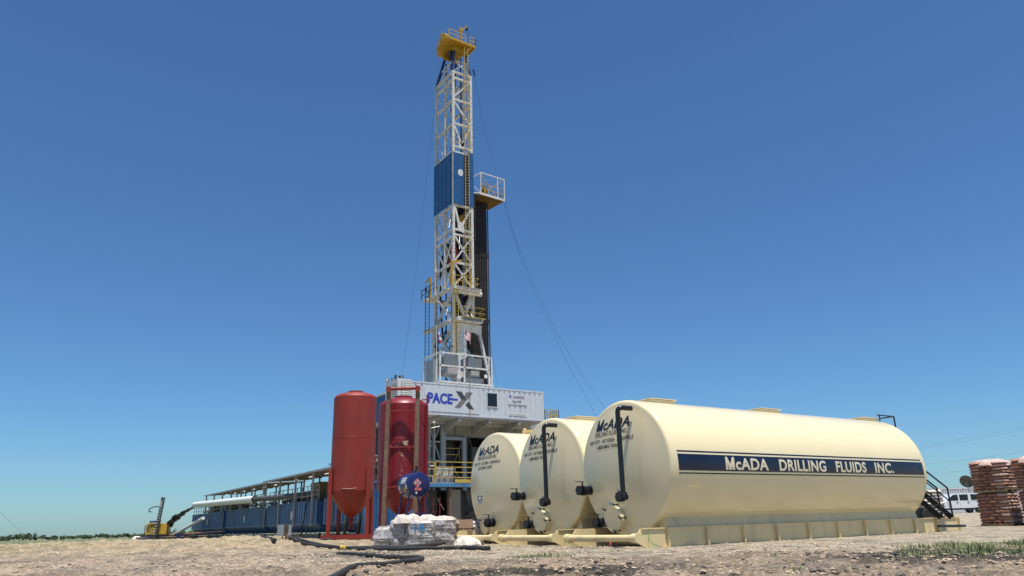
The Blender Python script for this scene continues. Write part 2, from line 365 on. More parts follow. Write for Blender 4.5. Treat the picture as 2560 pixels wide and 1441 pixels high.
def soil_mat():
    m = bpy.data.materials.new('soil_and_gravel'); m.use_nodes = True; n = m.node_tree.nodes; L = m.node_tree.links; b = n['Principled BSDF']
    b.inputs['Roughness'].default_value = .92; b.inputs['Specular IOR Level'].default_value = .2
    at_ = n.new('ShaderNodeAttribute'); at_.attribute_name = 'soil'; tc = n.new('ShaderNodeTexCoord')
    def nz(sc, d=8, r=.6):
        t = n.new('ShaderNodeTexNoise'); t.inputs['Scale'].default_value = sc; t.inputs['Detail'].default_value = d; t.inputs['Roughness'].default_value = r; L.new(tc.outputs['Object'], t.inputs[0]); return t.outputs[0]
    def mr(f, a, b_, c, d):
        r = n.new('ShaderNodeMapRange'); r.inputs[1].default_value = a; r.inputs[2].default_value = b_; r.inputs[3].default_value = c; r.inputs[4].default_value = d; L.new(f, r.inputs[0]); return r.outputs[0]
    def mul(a, b_):
        x = n.new('ShaderNodeMix'); x.data_type = 'RGBA'; x.blend_type = 'MULTIPLY'; x.inputs[0].default_value = 1; L.new(a, x.inputs[6]); L.new(b_, x.inputs[7]); return x.outputs[2]
    f1 = nz(14); f2 = nz(55, 4); f3 = nz(3.5)
    v = n.new('ShaderNodeTexVoronoi'); v.inputs['Scale'].default_value = 26; L.new(tc.outputs['Object'], v.inputs[0])
    c = mul(at_.outputs['Color'], mr(f1, .35, .65, .62, 1.25)); c = mul(c, mr(f2, .3, .7, .7, 1.25)); c = mul(c, mr(f3, .3, .7, .88, 1.1)); c = mul(c, mr(v.outputs['Distance'], 0, .5, 1.15, .85))
    L.new(c, b.inputs['Base Color'])
    ad = n.new('ShaderNodeMath'); ad.operation = 'MULTIPLY_ADD'; L.new(f2, ad.inputs[0]); ad.inputs[1].default_value = .5; L.new(f1, ad.inputs[2])
    bp = n.new('ShaderNodeBump'); bp.inputs['Strength'].default_value = 1; bp.inputs['Distance'].default_value = .06; L.new(ad.outputs[0], bp.inputs['Height']); L.new(bp.outputs[0], b.inputs['Normal'])
    return m
SOIL = soil_mat()
fine = np.arange(-.80, .80, .0021)
angs = np.concatenate([np.linspace(-math.pi, -.85, 60), fine, np.linspace(.85, math.pi, 60)])
ds = np.concatenate([[.02, .8, 2, 3.5, 5, 6.5], np.arange(7.5, 24, .045), 24*np.exp(np.linspace(0, math.log(190/24), 240))])
polar('ground', ds, angs, gh, col_at, SOIL)
M['field'] = mat('field_crop', (.13, .15, .07), .9, var=.25, sc=.03, dirt=(.18, .17, .09), damt=.6, dsc=.012)
polar('field', np.array([185, 400, 1000, 3000, 12000.]), np.linspace(-math.pi, math.pi, 121), lambda x, y: gh(x, y)-.004-.0*x, None, M['field'])

# loose stones and clods: nobody could count them
def rocks(name, n, fr, lr, sz, m, label, cat, zf=.4, flat=.6):
    base = [Vector(p) for p in ((1, 0, 0), (-1, 0, 0), (0, 1, 0), (0, -1, 0), (0, 0, 1), (0, 0, -1), (.6, .6, .5), (-.6, .6, .4), (.6, -.6, .45), (-.6, -.6, .5), (.6, .6, -.5), (-.6, -.6, -.5), (.6, -.6, -.5), (-.6, .6, -.5))]
    bm = bmesh.new()
    for p in base: bm.verts.new(p)
    bmesh.ops.convex_hull(bm, input=bm.verts[:]); bm.verts.ensure_lookup_table()
    bm.verts.index_update(); V = np.array([v.co[:] for v in bm.verts]); Fs = [[v.index for v in f.verts] for f in bm.faces]; bm.free()
    fw = fr[0]+(fr[1]-fr[0])*rng.random(n)**1.3; lat = lr[0]+(lr[1]-lr[0])*rng.random(n)
    keep = fbm(fw*.9, lat*.9+4, 3)+rng.random(n)*.3 > .55; fw = fw[keep]; lat = lat[keep]; n = len(fw)
    x = fw*F0.x+lat*R0.x; y = fw*F0.y+lat*R0.y; z = gh(x, y); s = sz[0]+(sz[1]-sz[0])*rng.random(n)**3
    vs_ = []; fs = []
    P = V[None]*(.65+.5*rng.random((n, len(V), 1)))*s[:, None, None]*np.array([1, 1, flat])[None, None]
    a = rng.random(n)*6.28; ca, sa = np.cos(a)[:, None], np.sin(a)[:, None]
    X = P[..., 0]*ca-P[..., 1]*sa+x[:, None]; Y = P[..., 0]*sa+P[..., 1]*ca+y[:, None]; Zz = P[..., 2]+(z+s*zf*.5)[:, None]
    vs_ = np.stack([X, Y, Zz], -1).reshape(-1, 3); T = np.array(Fs); k = len(V)
    fs = (T[None]+(np.arange(n)*k)[:, None, None]).reshape(-1, T.shape[1])
    me = bpy.data.meshes.new(name); me.from_pydata(vs_.tolist(), [], fs.tolist()); me.materials.append(M[m]); o = bpy.data.objects.new(name, me); COL.objects.link(o)
    return tag(o, label, cat, kind='stuff')
M['stone'] = mat('pale_stone', (.50, .42, .31), .9, var=.3, sc=3)
M['clod'] = mat('dirt_clod', (.36, .275, .19), .95, var=.35, sc=3)
M['dclod'] = mat('dark_clod', (.12, .10, .085), .95, var=.3, sc=3)
rocks('gravel', 9000, (15.0, 30), (-7, 14), (.008, .035), 'stone', 'pale crushed limestone gravel scattered over the pad', 'gravel')
rocks('dirt_clods', 9000, (9.0, 22), (-13, 8), (.01, .055), 'clod', 'brown dirt clods strewn over the churned foreground', 'dirt')
rocks('dark_mud_clods', 1300, (8.6, 15), (-3, 9), (.015, .07), 'dclod', 'dark mud clods on the wet patches in the foreground', 'dirt')
rocks('pale_stones', 3600, (24, 35), (-20, -4), (.012, .045), 'stone', 'pale stones along the low berm at the left', 'gravel')
rocks('grey_gravel_heap', 2500, (19, 22.5), (-6.0, -2.8), (.01, .04), 'dclod', 'grey gravel spread beneath the black hoses', 'gravel')

# weeds and grass
def grass(name, cl, label):
    mb = MB()
    for fw, lat, sp, n, h in cl:
        for i in range(n):
            f2 = fw+random.gauss(0, sp*.6); l2 = lat+random.gauss(0, sp); x = f2*F0.x+l2*R0.x; y = f2*F0.y+l2*R0.y; z = float(gh(x, y))
            hh = h*random.uniform(.35, 1.1); a = random.uniform(0, 6.28); w = random.uniform(.004, .010); dx, dy = math.cos(a)*hh*.35, math.sin(a)*hh*.35
            px_, py_ = -math.sin(a)*w, math.cos(a)*w
            mb.add([(x-px_, y-py_, z-.01), (x+px_, y+py_, z-.01), (x+dx*.4+px_*.7, y+dy*.4+py_*.7, z+hh*.6), (x+dx*.4-px_*.7, y+dy*.4-py_*.7, z+hh*.6), (x+dx, y+dy, z+hh)], [(0, 1, 2, 3), (3, 2, 4)])
    o = mb.build(name, 'grass', smooth=False); return tag(o, label, 'grass', kind='stuff')
cl = []
for i in range(52): f_ = random.uniform(12.0, 16.4); cl.append((f_, f_*random.uniform(.50, .67), .19, 48, random.uniform(.04, .15)))
for i in range(12): cl.append((random.uniform(15.5, 16.6), random.uniform(9.0, 11.5), .2, 50, .10))
grass('grass', cl, 'patch of green grass on the dark mud at the lower right')
cl = [(15.8, .15, .12, 60, .09), (15.7, .55, .15, 80, .12), (15.9, -.2, .1, 40, .08), (15.6, .9, .12, 50, .10)]
for i in range(16): cl.append((random.uniform(9.2, 14), random.uniform(-3, 4.5), .08, 22, random.uniform(.03, .07)))
grass('weeds', cl, 'sparse green weeds dotted over the dirt in front of the first tank')

# ------------------------------------------------------------------ the three cream mixing tanks
RT = 1.83
def headx(r):   # dished head, depth along -x at radius r
    k = 1.72
    if r <= k: return -.20*(1-(r/k)**2)-.045
    t = min(1, (r-k)/(RT-k)); return -.045+.10*(1-math.sqrt(max(0, 1-t*t)))
def make_tank(x0, yc, label, phone, pipe, L=12.05, full=True):
    zc = 2.08; t = thing('mixing_tank', label, 'storage tank', (x0, yc, 0), 'cream mixing tanks')
    pr = [(RT, .055), (RT, L-.055)]
    MB().lathe(pr, (x0, yc, zc), 'x', 96).build('shell', 'cream', t, ang=30)
    rs = [0.001]+[1.72*i/10 for i in range(1, 11)]+[1.72+.11*math.sin(math.pi/2*i/8) for i in range(1, 9)]
    hd = MB().lathe([(r, headx(r)) for r in rs], (x0, yc, zc), 'x', 96).build('head', 'cream', t, ang=60)
    MB().lathe([(r, -headx(r)) for r in rs], (x0+L, yc, zc), 'x', 96).build('head', 'cream', t, ang=60)
    mb = MB()
    for xx in (x0+.10, x0+3.05, x0+6.1, x0+9.15, x0+L-.10): mb.lathe([(RT-.01, -.012), (RT+.0022, -.007), (RT+.0022, .007), (RT-.01, .012)], (xx, yc, zc), 'x', 96)
    mb.each('weld_seam', 'cream', t)
    # hatches on the crown line
    for hx in (x0+1.30, x0+6.05, x0+11.6) if full else (x0+2.6, x0+6.5):
        h = MB().box(hx-.48, hx+.48, yc-.40, yc+.40, zc+RT-.12, zc+RT+.045).build('hatch', 'cream', t, bevel=.008)
        MB().box(hx-.52, hx+.52, yc-.44, yc+.44, zc+RT+.05, zc+RT+.075).build('hatch_lid', 'cream', h, bevel=.006)
    if not full:
        h = MB().lathe([(.40, 0), (.40, .17), (.44, .17), (.44, .20), (.01, .22)], (x0+1.75, yc, zc+RT-.06), 'z', 32).build('hatch', 'cream_skid', t)
        MB().box(x0+1.30, x0+1.40, yc-.05, yc+.05, zc+RT+.02, zc+RT+.22).build('hatch_hinge', 'cream_skid', h)
    MB().prism([(x0+.2, yc+.95, zc+1.55), (x0+.3, yc+.95, zc+1.55), (x0+.3, yc+.95, zc+1.67), (x0+.2, yc+.95, zc+1.67)], (0, .03, 0)).build('lifting_lug', 'cream_skid', t)
    # skid
    y0, y1 = yc-1.33, yc+1.33; mb = MB(); xc = x0-1.03
    for y, s in ((y0, 1), (y1, -1)):
        mb.prism([(xc-.02, y, .20), (xc+.22, y, .46), (x0+14.35, y, .46), (x0+14.48, y, .42), (x0+14.48, y, .02), (x0-.62, y, -.03), (xc-.02, y, .18)][::s], (0, .03*s, 0))
        mb.box(xc+.24, x0+14.3, y-.03 if s > 0 else y+.01, y-.005 if s > 0 else y+.035, .445, .475)
        mb.box(x0-.6, x0+14.3, y-.09 if s > 0 else y+.0, y-.004 if s > 0 else y+.05, -.03, -.004)
    for i in range(6): xx = x0+.6+i*2.4; mb.box(xx, xx+.16, y0+.04, y1-.04, .02, .24)
    sk = mb.build('skid', 'cream_skid', t, smooth=False)
    mb = MB()
    for i in range(11): xx = x0+.05+i*1.43; mb.box(xx, xx+.045, y0-.085, y0-.004, -.004, .444)
    mb.each('rib', 'cream_skid', sk, smooth=False)
    mb = MB()   # saddle fillets between shell and skid
    for s in (-1, 1):
        mb.prism([(x0+.15, yc+s*1.0, .477), (x0+.15, yc+s*1.29, .477), (x0+.15, yc+s*1.22, .72), (x0+.15, yc+s*1.0, .54)], (L-.3, 0, 0))
    mb.each('saddle', 'cream_skid', t, smooth=False)
    cb = MB().tube((xc, y0-.10, .24), (xc, y1+.10, .24), .085, 24).build('crossbar', 'cream_skid', t)
    mb = MB()
    for y in (y0-.03, y1+.03): mb.tube((xc, y-.09, .24), (xc, y+.09, .24), .115, 24)
    mb.each('end_collar', 'cream_skid', cb)
    # lettering on the head
    def on_head(p0, q0, lift=.006):
        def f(a, b):
            p = p0+a; q = q0+b; r = math.hypot(p, q); return (x0+headx(min(r, 1.7))-lift, yc-p, zc+q)
        return f
    text('McADA', 'black', hd, on_head(-1.02, 1.07), 1.50, .29, .022, .28, cuts=2)
    text('DRILLING FLUIDS INC.', 'black', hd, on_head(-1.06, .90), 1.46, .125, .016, .12, cuts=1)
    text('BAY CITY - VICTORIA - KINGSVILLE', 'black', hd, on_head(-1.33, .71), 1.97, .10, .022, .12, cuts=1)
    text(phone, 'black', hd, on_head(-.98, .545), 1.10, .10, .022, .12, cuts=1)
    def valve(p, q, out, r=.075, wheel=True):
        # a black butterfly valve on a stub coming out of the head
        v = MB(); xa = x0+headx(math.hypot(p, q)); y = yc-p; z = zc+q
        v.tube((xa, y, z), (xa-out, y, z), r, 20)
        v.tube((xa-.02, y, z), (xa-.06, y, z), r*1.75, 20); v.tube((xa-out*.45, y, z), (xa-out*.45-.035, y, z), r*1.7, 20)
        v.tube((xa-out*.62, y, z), (xa-out*.62-.07, y, z), r*1.9, 20); v.tube((xa-out, y, z), (xa-out-.035, y, z), r*1.75, 20)
        for k in range(6):
            a = k*math.pi/3; v.tube((xa-out*.5, y+math.cos(a)*r*1.45, z+math.sin(a)*r*1.45), (xa-out-.06, y+math.cos(a)*r*1.45, z+math.sin(a)*r*1.45), .014, 6)
        xx = xa-out*.62-.035
        v.tube((xx, y, z), (xx, y, z+r*3.2), .022, 8)
        o = v.build('valve', 'black', t)
        hnd = MB().bar((xx+.06, y, z+r*3.2), (xx-.24, y+.03, z+r*3.35), .035, .018); hnd.bar((xx-.06, y-.08, z+r*3.0), (xx+.04, y+.08, z+r*3.05), .03, .02)
        hnd.build('valve_handle', 'black', o)
    if full: valve(-1.45, -.56, .42)
    if pipe:
        xo = x0-.20-.40; p = .54; a = R_(0)
        pts = [(x0-.15, yc-p-.06, zc+1.52)]+[(xo+.10*(1-math.sin(R_(g)))+.0, yc-p-.06*(1-g/90), zc+1.52-.10*(1-math.cos(R_(g)))) for g in (0, 15, 30, 45, 60, 75, 90)]+[(xo, yc-p, zc+.5), (xo, yc-p+.01, zc-.72)]
        MB().path(pts, .068, 20).build('fill_pipe', 'black', t)
        v = MB(); z = zc-.80
        v.tube((xo, yc-p, z+.10), (xo, yc-p, z+.03), .10, 20); v.tube((xo+.10, yc-p, z-.02), (xo-.10, yc-p, z-.02), .085, 20); v.tube((xo-.02, yc-p, z-.02), (xo-.13, yc-p, z-.02), .125, 20); v.tube((xo-.16, yc-p, z-.02), (xo-.19, yc-p, z-.02), .12, 20)
        for k in range(8): a = k*math.pi/4; v.tube((xo-.10, yc-p+math.cos(a)*.115, z-.02+math.sin(a)*.115), (xo-.21, yc-p+math.cos(a)*.115, z-.02+math.sin(a)*.115), .014, 6)
        vo = v.build('valve', 'black', t)
        MB().bar((xo-.05, yc-p+.17, z+.17), (xo-.05, yc-p-.12, z-.0), .03, .02).build('valve_handle', 'darkblue', vo)
        # low manway with clamps
        mp, mq = -.30, -1.33; xm = x0+headx(1.38); mw = MB()
        mw.tube((xm+.1, yc-mp, zc+mq), (xm-.16, yc-mp, zc+mq-.03), .33, 40); mo = mw.build('manway', 'cream', t, ang=40)
        MB().tube((xm-.165, yc-mp, zc+mq-.031), (xm-.195, yc-mp, zc+mq-.033), .345, 40).build('manway_cover', 'cream', mo, ang=40)
        c = MB()
        for k in range(5):
            a = R_(90+72*k+20); yy = yc-mp+math.cos(a)*.36; zz = zc+mq+math.sin(a)*.36
            c.bar((xm-.02, yy, zz), (xm-.25, yy, zz), .03); c.bar((xm-.24, yy-.05, zz-.03), (xm-.24, yy+.05, zz+.03), .03)
        c.each('clamp', 'black', mo)
        valve(-.98, -1.45, .30, .07)
        MB().prism([(x0+headx(1.1)-.005, yc+.58, zc-.90), (x0+headx(1.1)-.005, yc+.42, zc-.90), (x0+headx(1.1)-.005, yc+.48, zc-1.03), (x0+headx(1.1)-.005, yc+.54, zc-1.03)], (-.003, 0, 0)).build('sticker', 'skyblue', hd, smooth=False)
    else:
        valve(.02, -1.36, .30, .085)
        st = MB().box(x0+headx(.9)-.014, x0+headx(.9)-.010, yc+.62, yc+.98, zc-.70, zc-.38).build('sticker', 'sticker', hd, smooth=False)
        b = MB(); xs_ = x0+headx(.9)-.016
        b.add([(xs_, yc+.96, zc-.56), (xs_, yc+.64, zc-.56), (xs_, yc+.64, zc-.40), (xs_, yc+.96, zc-.40)], [(0, 1, 2, 3)]); b.build('sticker_border', 'black', st, smooth=False)
        n_ = 24; MB().add([(xs_-.002, yc+.80+.12*math.cos(k*2*math.pi/n_), zc-.48+.062*math.sin(k*2*math.pi/n_)) for k in range(n_)], [tuple(range(n_))]).build('sticker_oval', 'sticker', st, smooth=False)
        mb = MB()
        for k in range(3): mb.box(xs_-.002, xs_, yc+.70, yc+.90, zc-.60-.035*k, zc-.585-.035*k)
        mb.build('sticker_print', 'black', st, smooth=False)
        MB().box(x0+headx(1.2)-.012, x0+headx(1.2)-.008, yc+.50, yc+.60, zc-1.02, zc-.92).build('sticker', 'skyblue', hd, smooth=False)
        m2 = MB().tube((x0-.02, yc+.62, zc-1.48), (x0-.16, yc+.62, zc-1.50), .26, 32).build('manway', 'cream', t, ang=40)
        c = MB()
        for yy, zz in ((yc+.80, zc-1.26), (yc+.92, zc-1.5)): c.bar((x0-.02, yy, zz), (x0-.24, yy, zz), .03); c.bar((x0-.23, yy-.05, zz-.03), (x0-.23, yy+.05, zz+.03), .03)
        c.each('clamp', 'black', m2)
    # green earthing wire
    MB().path([(x0-.5, y0+.02, .47), (x0-.6, y0-.05, .33), (x0-.62, y0-.07, .2), (x0-.5, y0-.08, .08), (x0-.3, y0-.12, .02)], .008, 6).build('earthing_wire', 'greenwire', t)
    return t, (x0, yc, zc, L)
t3, (X3, Y3, Z3, L3_) = make_tank(13.98, 15.72, 'cream horizontal tank nearest the camera with full navy stripe and McADA DRILLING FLUIDS INC. lettering', '1-800-MIX-TANK', True)
make_tank(14.2, 19.5, 'middle cream tank of the three, black fill pipe on its head', '1-800-MIX-TANK', True)
make_tank(14.6, 23.5, 'far left cream tank without a fill pipe, beside the white sacks', '1-877-MIX-TANK', False, full=False)
# stripe and side lettering follow the curve of the shell
def side(x, z, lift):
    s = (z-Z3)/RT; a = math.asin(max(-1, min(1, s))); return (x, Y3-math.cos(a)*(RT+lift), Z3+math.sin(a)*(RT+lift))
def band(zl, zh, x0, x1, lift, name, sl0=.03, sl1=.05):
    mb = MB(); n = 8; vs_ = []
    for i in range(n+1):
        z = zl+(zh-zl)*i/n; vs_ += [side(x0-sl0*(z-1.8), z, lift), side(x1-sl1*(z-1.8), z, lift)]
    mb.add(vs_, [(2*i, 2*i+1, 2*i+3, 2*i+2) for i in range(n)]); return mb.build(name, 'navy', t3, ang=60)
band(1.865, 2.285, 14.20, 25.84, .003, 'stripe'); band(2.335, 2.375, 14.20, 25.80, .003, 'stripe'); band(1.78, 1.815, 14.20, 25.86, .003, 'stripe')
for w_, xa, xb in (('McADA', 15.97, 17.74), ('DRILLING', 18.22, 20.40), ('FLUIDS', 20.90, 22.48), ('INC.', 22.97, 24.02)):
    text(w_, 'letter_cream', t3, lambda a, b, xa=xa: side(xa+a, 1.915+b, .0065), xb-xa, .315, .028, cuts=3, space=1.06)
# rear stair and top rail of the nearest tank
st = MB(); sx0, sx1 = 26.75, 27.45
for sx in (sx0, sx1):
    st.bar((sx, 14.1, .46), (sx, 16.4, 2.76), .05, .18); st.bar((sx, 14.05, .46), (sx, 14.05, 1.45), .045); st.bar((sx, 14.05, 1.45), (sx, 16.4, 3.75), .045)
    st.bar((sx, 14.05, 1.0), (sx, 16.4, 3.3), .035); st.bar((sx, 15.2, 1.55), (sx, 15.2, 2.6), .04)
so_ = st.build('stair', 'black', t3, smooth=False)
tr = MB()
for i in range(9): tr.box(sx0, sx1, 14.16+i*.25, 14.36+i*.25, .62+i*.25, .65+i*.25)
tr.each('stair_tread', 'black', so_, smooth=False)
rl = MB(); zt = Z3+RT
rl.bar((25.7, 15.1, zt+.14), (26.75, 15.1, zt+.14), .04); rl.bar((26.75, 15.1, zt+.14), (26.75, 15.1, zt-.4), .04); rl.bar((26.75, 15.1, zt+.14), (26.75, 15.9, zt+.14), .04); rl.bar((25.9, 15.9, zt+.14), (26.75, 15.9, zt+.14), .04); rl.bar((25.8, 15.1, zt+.14), (25.8, 15.1, zt-.08), .03); rl.bar((26.75, 15.9, zt+.14), (26.75, 15.9, zt-.4), .04)
rl.build('top_rail', 'black', t3, smooth=False)
MB().path([(26.1, 13.90, .20), (27.75, 13.86, .17)], .045, 10).build('drain_pipe', 'black', t3)
MB().box(14.6, 14.95, Y3-RT*.955-.0, Y3-RT*.95, Z3-.62, Z3-.61).build('seam_mark', 'cream_skid', t3)

# ------------------------------------------------------------------ bulk silos
def silo(x, y, R, zt, zb, m, label, crown=.32):
    t = thing('bulk_silo', label, 'silo', (x, y, 0), 'red bulk silos')
    prof = [(.001, zt+crown), (R*.35, zt+crown*.93), (R*.6, zt+crown*.76), (R*.8, zt+crown*.5), (R*.93, zt+crown*.22), (R, zt-.05), (R, zt-.4)]
    b = MB().lathe(prof+[(R, zb+(zt-zb)*.55+.0)], (x, y, 0), 'z', 72).build('dome', m, t, ang=30)
    zs = zb+(zt-zb)*.55
    MB().lathe([(R, zs), (R, zb)], (x, y, 0), 'z', 72).build('shell', m, t, ang=30)
    MB().lathe([(R+.0, zs-.02), (R+.008, zs-.012), (R+.008, zs+.012), (R, zs+.02)], (x, y, 0), 'z', 72).build('weld_seam', m, t)
    MB().lathe([(R, zb), (R*.96, zb-.18), (R*.55, zb-1.05), (.30, zb-1.42), (.16, zb-1.48), (.16, zb-1.62)], (x, y, 0), 'z', 72).build('cone', m, t, ang=25)
    MB().lathe([(.16, zb-1.62), (.24, zb-1.64), (.24, zb-1.70), (.12, zb-1.72), (.12, zb-2.1), (.22, zb-2.12), (.22, zb-2.18), (.01, zb-2.2)], (x, y, 0), 'z', 24).build('outlet', 'red1', t)
    mb = MB()
    mb.lathe([(R*.36, zt+crown*.9), (R*.36, zt+crown+.07), (.01, zt+crown+.09)], (x, y, 0), 'z', 32); mb.build('top_hatch', m, t)
    return t
s1 = silo(17.05, 44.0, 1.32, 8.50, 2.80, 'red1', 'brick red cone-bottomed silo on four legs, left of the framed silo')
vx, vy = R0.x, R0.y; fx_, fy_ = F0.x, F0.y
def off(c, a, b): return Vector((c[0]+vx*a+fx_*b, c[1]+vy*a+fy_*b, 0))
C1 = (17.05, 44.0)
for a, b, h in ((-1.14, -.95, 4.1), (1.14, -.95, 4.1), (-1.0, 1.0, 3.0), (1.0, 1.0, 3.0)):
    p = off(C1, a, b); mb = MB().bar(p+Z0*.30, p+Z0*h, .20, .04, up=F0).bar(p+Z0*.30+F0*.09, p+Z0*h+F0*.09, .05, .14, up=R0); mb.bar(p+Z0*.30+F0*.18, p+Z0*h+F0*.18, .20, .03, up=F0); mb.build('leg', 'red1', s1, smooth=False)
mb = MB()
for b in (-1.05, 1.05): mb.bar(off(C1, -1.5, b)+Z0*.18, off(C1, 1.5, b)+Z0*.18, .22, .26)
for a in (-1.35, 0, 1.35): mb.bar(off(C1, a, -1.05)+Z0*.17, off(C1, a, 1.05)+Z0*.17, .2, .22)
mb.build('base_frame', 'red1', s1, smooth=False)
# scraped patch and dents
MB().path([off(C1, -.3, -1.3)+Z0*2.92, off(C1, .1, -1.35)+Z0*2.88, off(C1, .5, -1.27)+Z0*2.93], .015, 6).build('weld_seam', 'chip', s1)

C2 = (17.1, 36.95)
s2 = silo(C2[0], C2[1], 1.34, 7.0, 2.72, 'red2', 'crimson silo with chipped paint inside a brown two-post frame', crown=.42)
for a, b in ((-1.0, .8), (1.0, .8), (-.95, -.9), (.95, -.9)):
    p = off(C2, a, b); MB().bar(p, p+Z0*3.1, .16, .16, up=F0).build('leg', 'red2', s2, smooth=False)
# frame: two brown posts with a red head bar and four red rungs
fr = -1.78
P = {}
for k, (ab, at_) in dict(l=(-.66, -.53), r=(.93, 1.0)).items():
    b0 = off(C2, ab, fr)+Z0*.1; t0 = off(C2, at_, fr)+Z0*7.42; P[k] = (b0, t0)
    MB().bar(b0, t0, .21, .06, up=F0).bar(b0+F0*.11, t0+F0*.11, .05, .18, up=R0).bar(b0+F0*.21, t0+F0*.21, .2, .05, up=F0).build('frame_post', 'brown', s2, smooth=False)
    MB().bar(t0+Z0*.003, t0+Z0*.32, .20, .22, up=F0).build('post_cap', 'red1', s2, smooth=False)
MB().tube(P['l'][1]+Z0*.20-R0*.14, P['r'][1]+Z0*.20+R0*.14, .085, 16).build('head_bar', 'red1', s2)
for z in (6.45, 4.55, 2.55):
    f = z/7.42; a = P['l'][0].lerp(P['l'][1], f); b = P['r'][0].lerp(P['r'][1], f)
    MB().bar(a+F0*.04, b+F0*.04, .10, .06).build('frame_rung', 'red1', s2, smooth=False)
    for q in (a, b): MB().bar(q+F0*.06, q+F0*.75, .10, .06).build('frame_tie', 'red2', s2, smooth=False)
# chipped paint, irregular islands hugging the shell
def chips(n, a0, a1, z0, z1, smax, name='chipped_paint'):
    mb = MB()
    for i in range(n):
        a = random.gauss((a0+a1)/2, (a1-a0)/4); z = random.gauss((z0+z1)/2, (z1-z0)/4); s = smax*random.random()**2+.008; k = 7
        pts = []
        for j in range(k):
            r = s*random.uniform(.4, 1.1); aa = a+r*1.6*math.cos(j*6.28/k)/1.34; zz = z+r*.6*math.sin(j*6.28/k)
            th = HD+math.pi+aa; pts.append((C2[0]+math.cos(th)*1.344, C2[1]+math.sin(th)*1.344, zz))
        mb.add(pts, [tuple(range(k))])
    mb.build(name, 'chip', s2, smooth=False)
chips(26, .02, .42, 4.72, 4.98, .10); chips(14, -.25, .1, 4.66, 4.8, .05); chips(16, -.1, .35, 3.9, 4.35, .04); chips(18, -.3, .4, 2.9, 3.8, .03)
# ladder with cage strip on the right of the silo
lb = MB(); p = off(C2, 1.0, -1.02)
ladder(lb, p+Z0*.9, p+Z0*6.85, R0*.40, .30, .022); lb.build('ladder', 'red2', s2, smooth=False)
lb = MB(); p2 = off(C2, 1.34, -.45)
lb.bar(p2+Z0*.8, p2+Z0*6.9, .14, .05, up=F0); lb.build('vent_pipe', 'red2', s2)
lb = MB(); pp = off(C2, 1.0, -1.02); lb.path([pp+Z0*6.85, pp+Z0*7.05+R0*.05, pp+Z0*7.14+R0*.2, pp+Z0*7.14+R0*.5+F0*.3], .03, 8).path([pp+R0*.42+Z0*6.85, pp+R0*.42+Z0*7.4], .05, 8); lb.build('ladder_hoop', 'red2', s2)

# ------------------------------------------------------------------ blue fuel tank on a stand, axis towards the camera's left
FC = Vector((13.75, 28.1, 2.30))
ft = thing('fuel_tank', 'small dark blue drum fuel tank with red diamond placard on a blue stand', 'fuel tank', (FC.x, FC.y, 0))
ang = R_(268); ax = Vector((math.cos(ang), math.sin(ang), 0)); sdv = Vector((-ax.y, ax.x, 0))  # ax points out of the visible head
Rf = .50
def drum(n=56):
    mb = MB(); pr = [(.001, .03), (Rf*.9, .025), (Rf*.985, .0), (Rf, -.03), (Rf, -1.02), (Rf*.98, -1.05), (.001, -1.09)]; o = []
    for r, a in pr: mb.v += [FC+ax*a+(sdv*math.cos(2*math.pi*k/n)+Z0*math.sin(2*math.pi*k/n))*r for k in range(n)]
    for i in range(len(pr)-1):
        for k in range(n): j = (k+1) % n; mb.f.append((i*n+k, i*n+j, (i+1)*n+j, (i+1)*n+k))
    return mb
drum().build('drum', 'fuel', ft, ang=40)
fp = lambda p, q, l=.036: FC+ax*l-sdv*0+(-sdv if False else sdv)*p+Z0*q
sg = 1 if sdv.dot(R0) > 0 else -1
fpp = lambda p, q, l=.036: FC+ax*l+sdv*sg*p+Z0*q
dm = MB().add([fpp(-.12, 0), fpp(-.12+.19, -.19), fpp(-.12+.38, 0), fpp(-.12+.19, .19)], [(0, 1, 2, 3)])
def shift(p): return p-.19
d0 = lambda p, q, l: fpp(p-.08, q+.06, l)
MB().add([d0(-.19, 0, .036), d0(0, -.19, .036), d0(.19, 0, .036), d0(0, .19, .036)], [(0, 1, 2, 3)]).build('placard', 'dred', ft, smooth=False)
mb = MB()
for i in range(4):
    c = [(-.172, 0), (0, -.172), (.172, 0), (0, .172)]; a = c[i]; b = c[(i+1) % 4]; mb.bar(d0(a[0], a[1], .038), d0(b[0], b[1], .038), .008, .004, up=ax)
mb.build('placard_border', 'sticker', ft, smooth=False)
MB().add([d0(-.12, -.045, .038), d0(.12, -.045, .038), d0(.12, .045, .038), d0(-.12, .045, .038)], [(0, 1, 2, 3)]).build('number_panel', 'sticker', ft, smooth=False)
text('1993', 'black', ft, lambda a, b: d0(-.10+a, -.033+b, .041), .20, .066, .02, name='number')
text('3', 'sticker', ft, lambda a, b: d0(-.018+a, -.135+b, .041), .036, .05, .02, name='number')
MB().add([d0(-.025, .06, .041), d0(.025, .06, .041), d0(.03, .085, .041), d0(.0, .13, .041), d0(-.03, .085, .041)], [(0, 1, 2, 3, 4)]).build('flame_mark', 'sticker', ft, smooth=False)
MB().add([fpp(-.20, -.24), fpp(.10, -.24), fpp(.10, -.13), fpp(-.20, -.13)], [(0, 1, 2, 3)]).build('sticker', 'dpink', ft, smooth=False)
text('FLAMMABLE', 'dred', ft, lambda a, b: fpp(-.18+a, -.205+b, .040), .26, .045, .02)
MB().add([fpp(-.16, -.37), fpp(-.08, -.37), fpp(-.08, -.29), fpp(-.16, -.29)], [(0, 1, 2, 3)]).build('sticker', 'sticker', ft, smooth=False)
def fs(a, th, l=.004): return FC-ax*a+(-sdv*sg*math.cos(th)+Z0*math.sin(th))*(Rf+l)
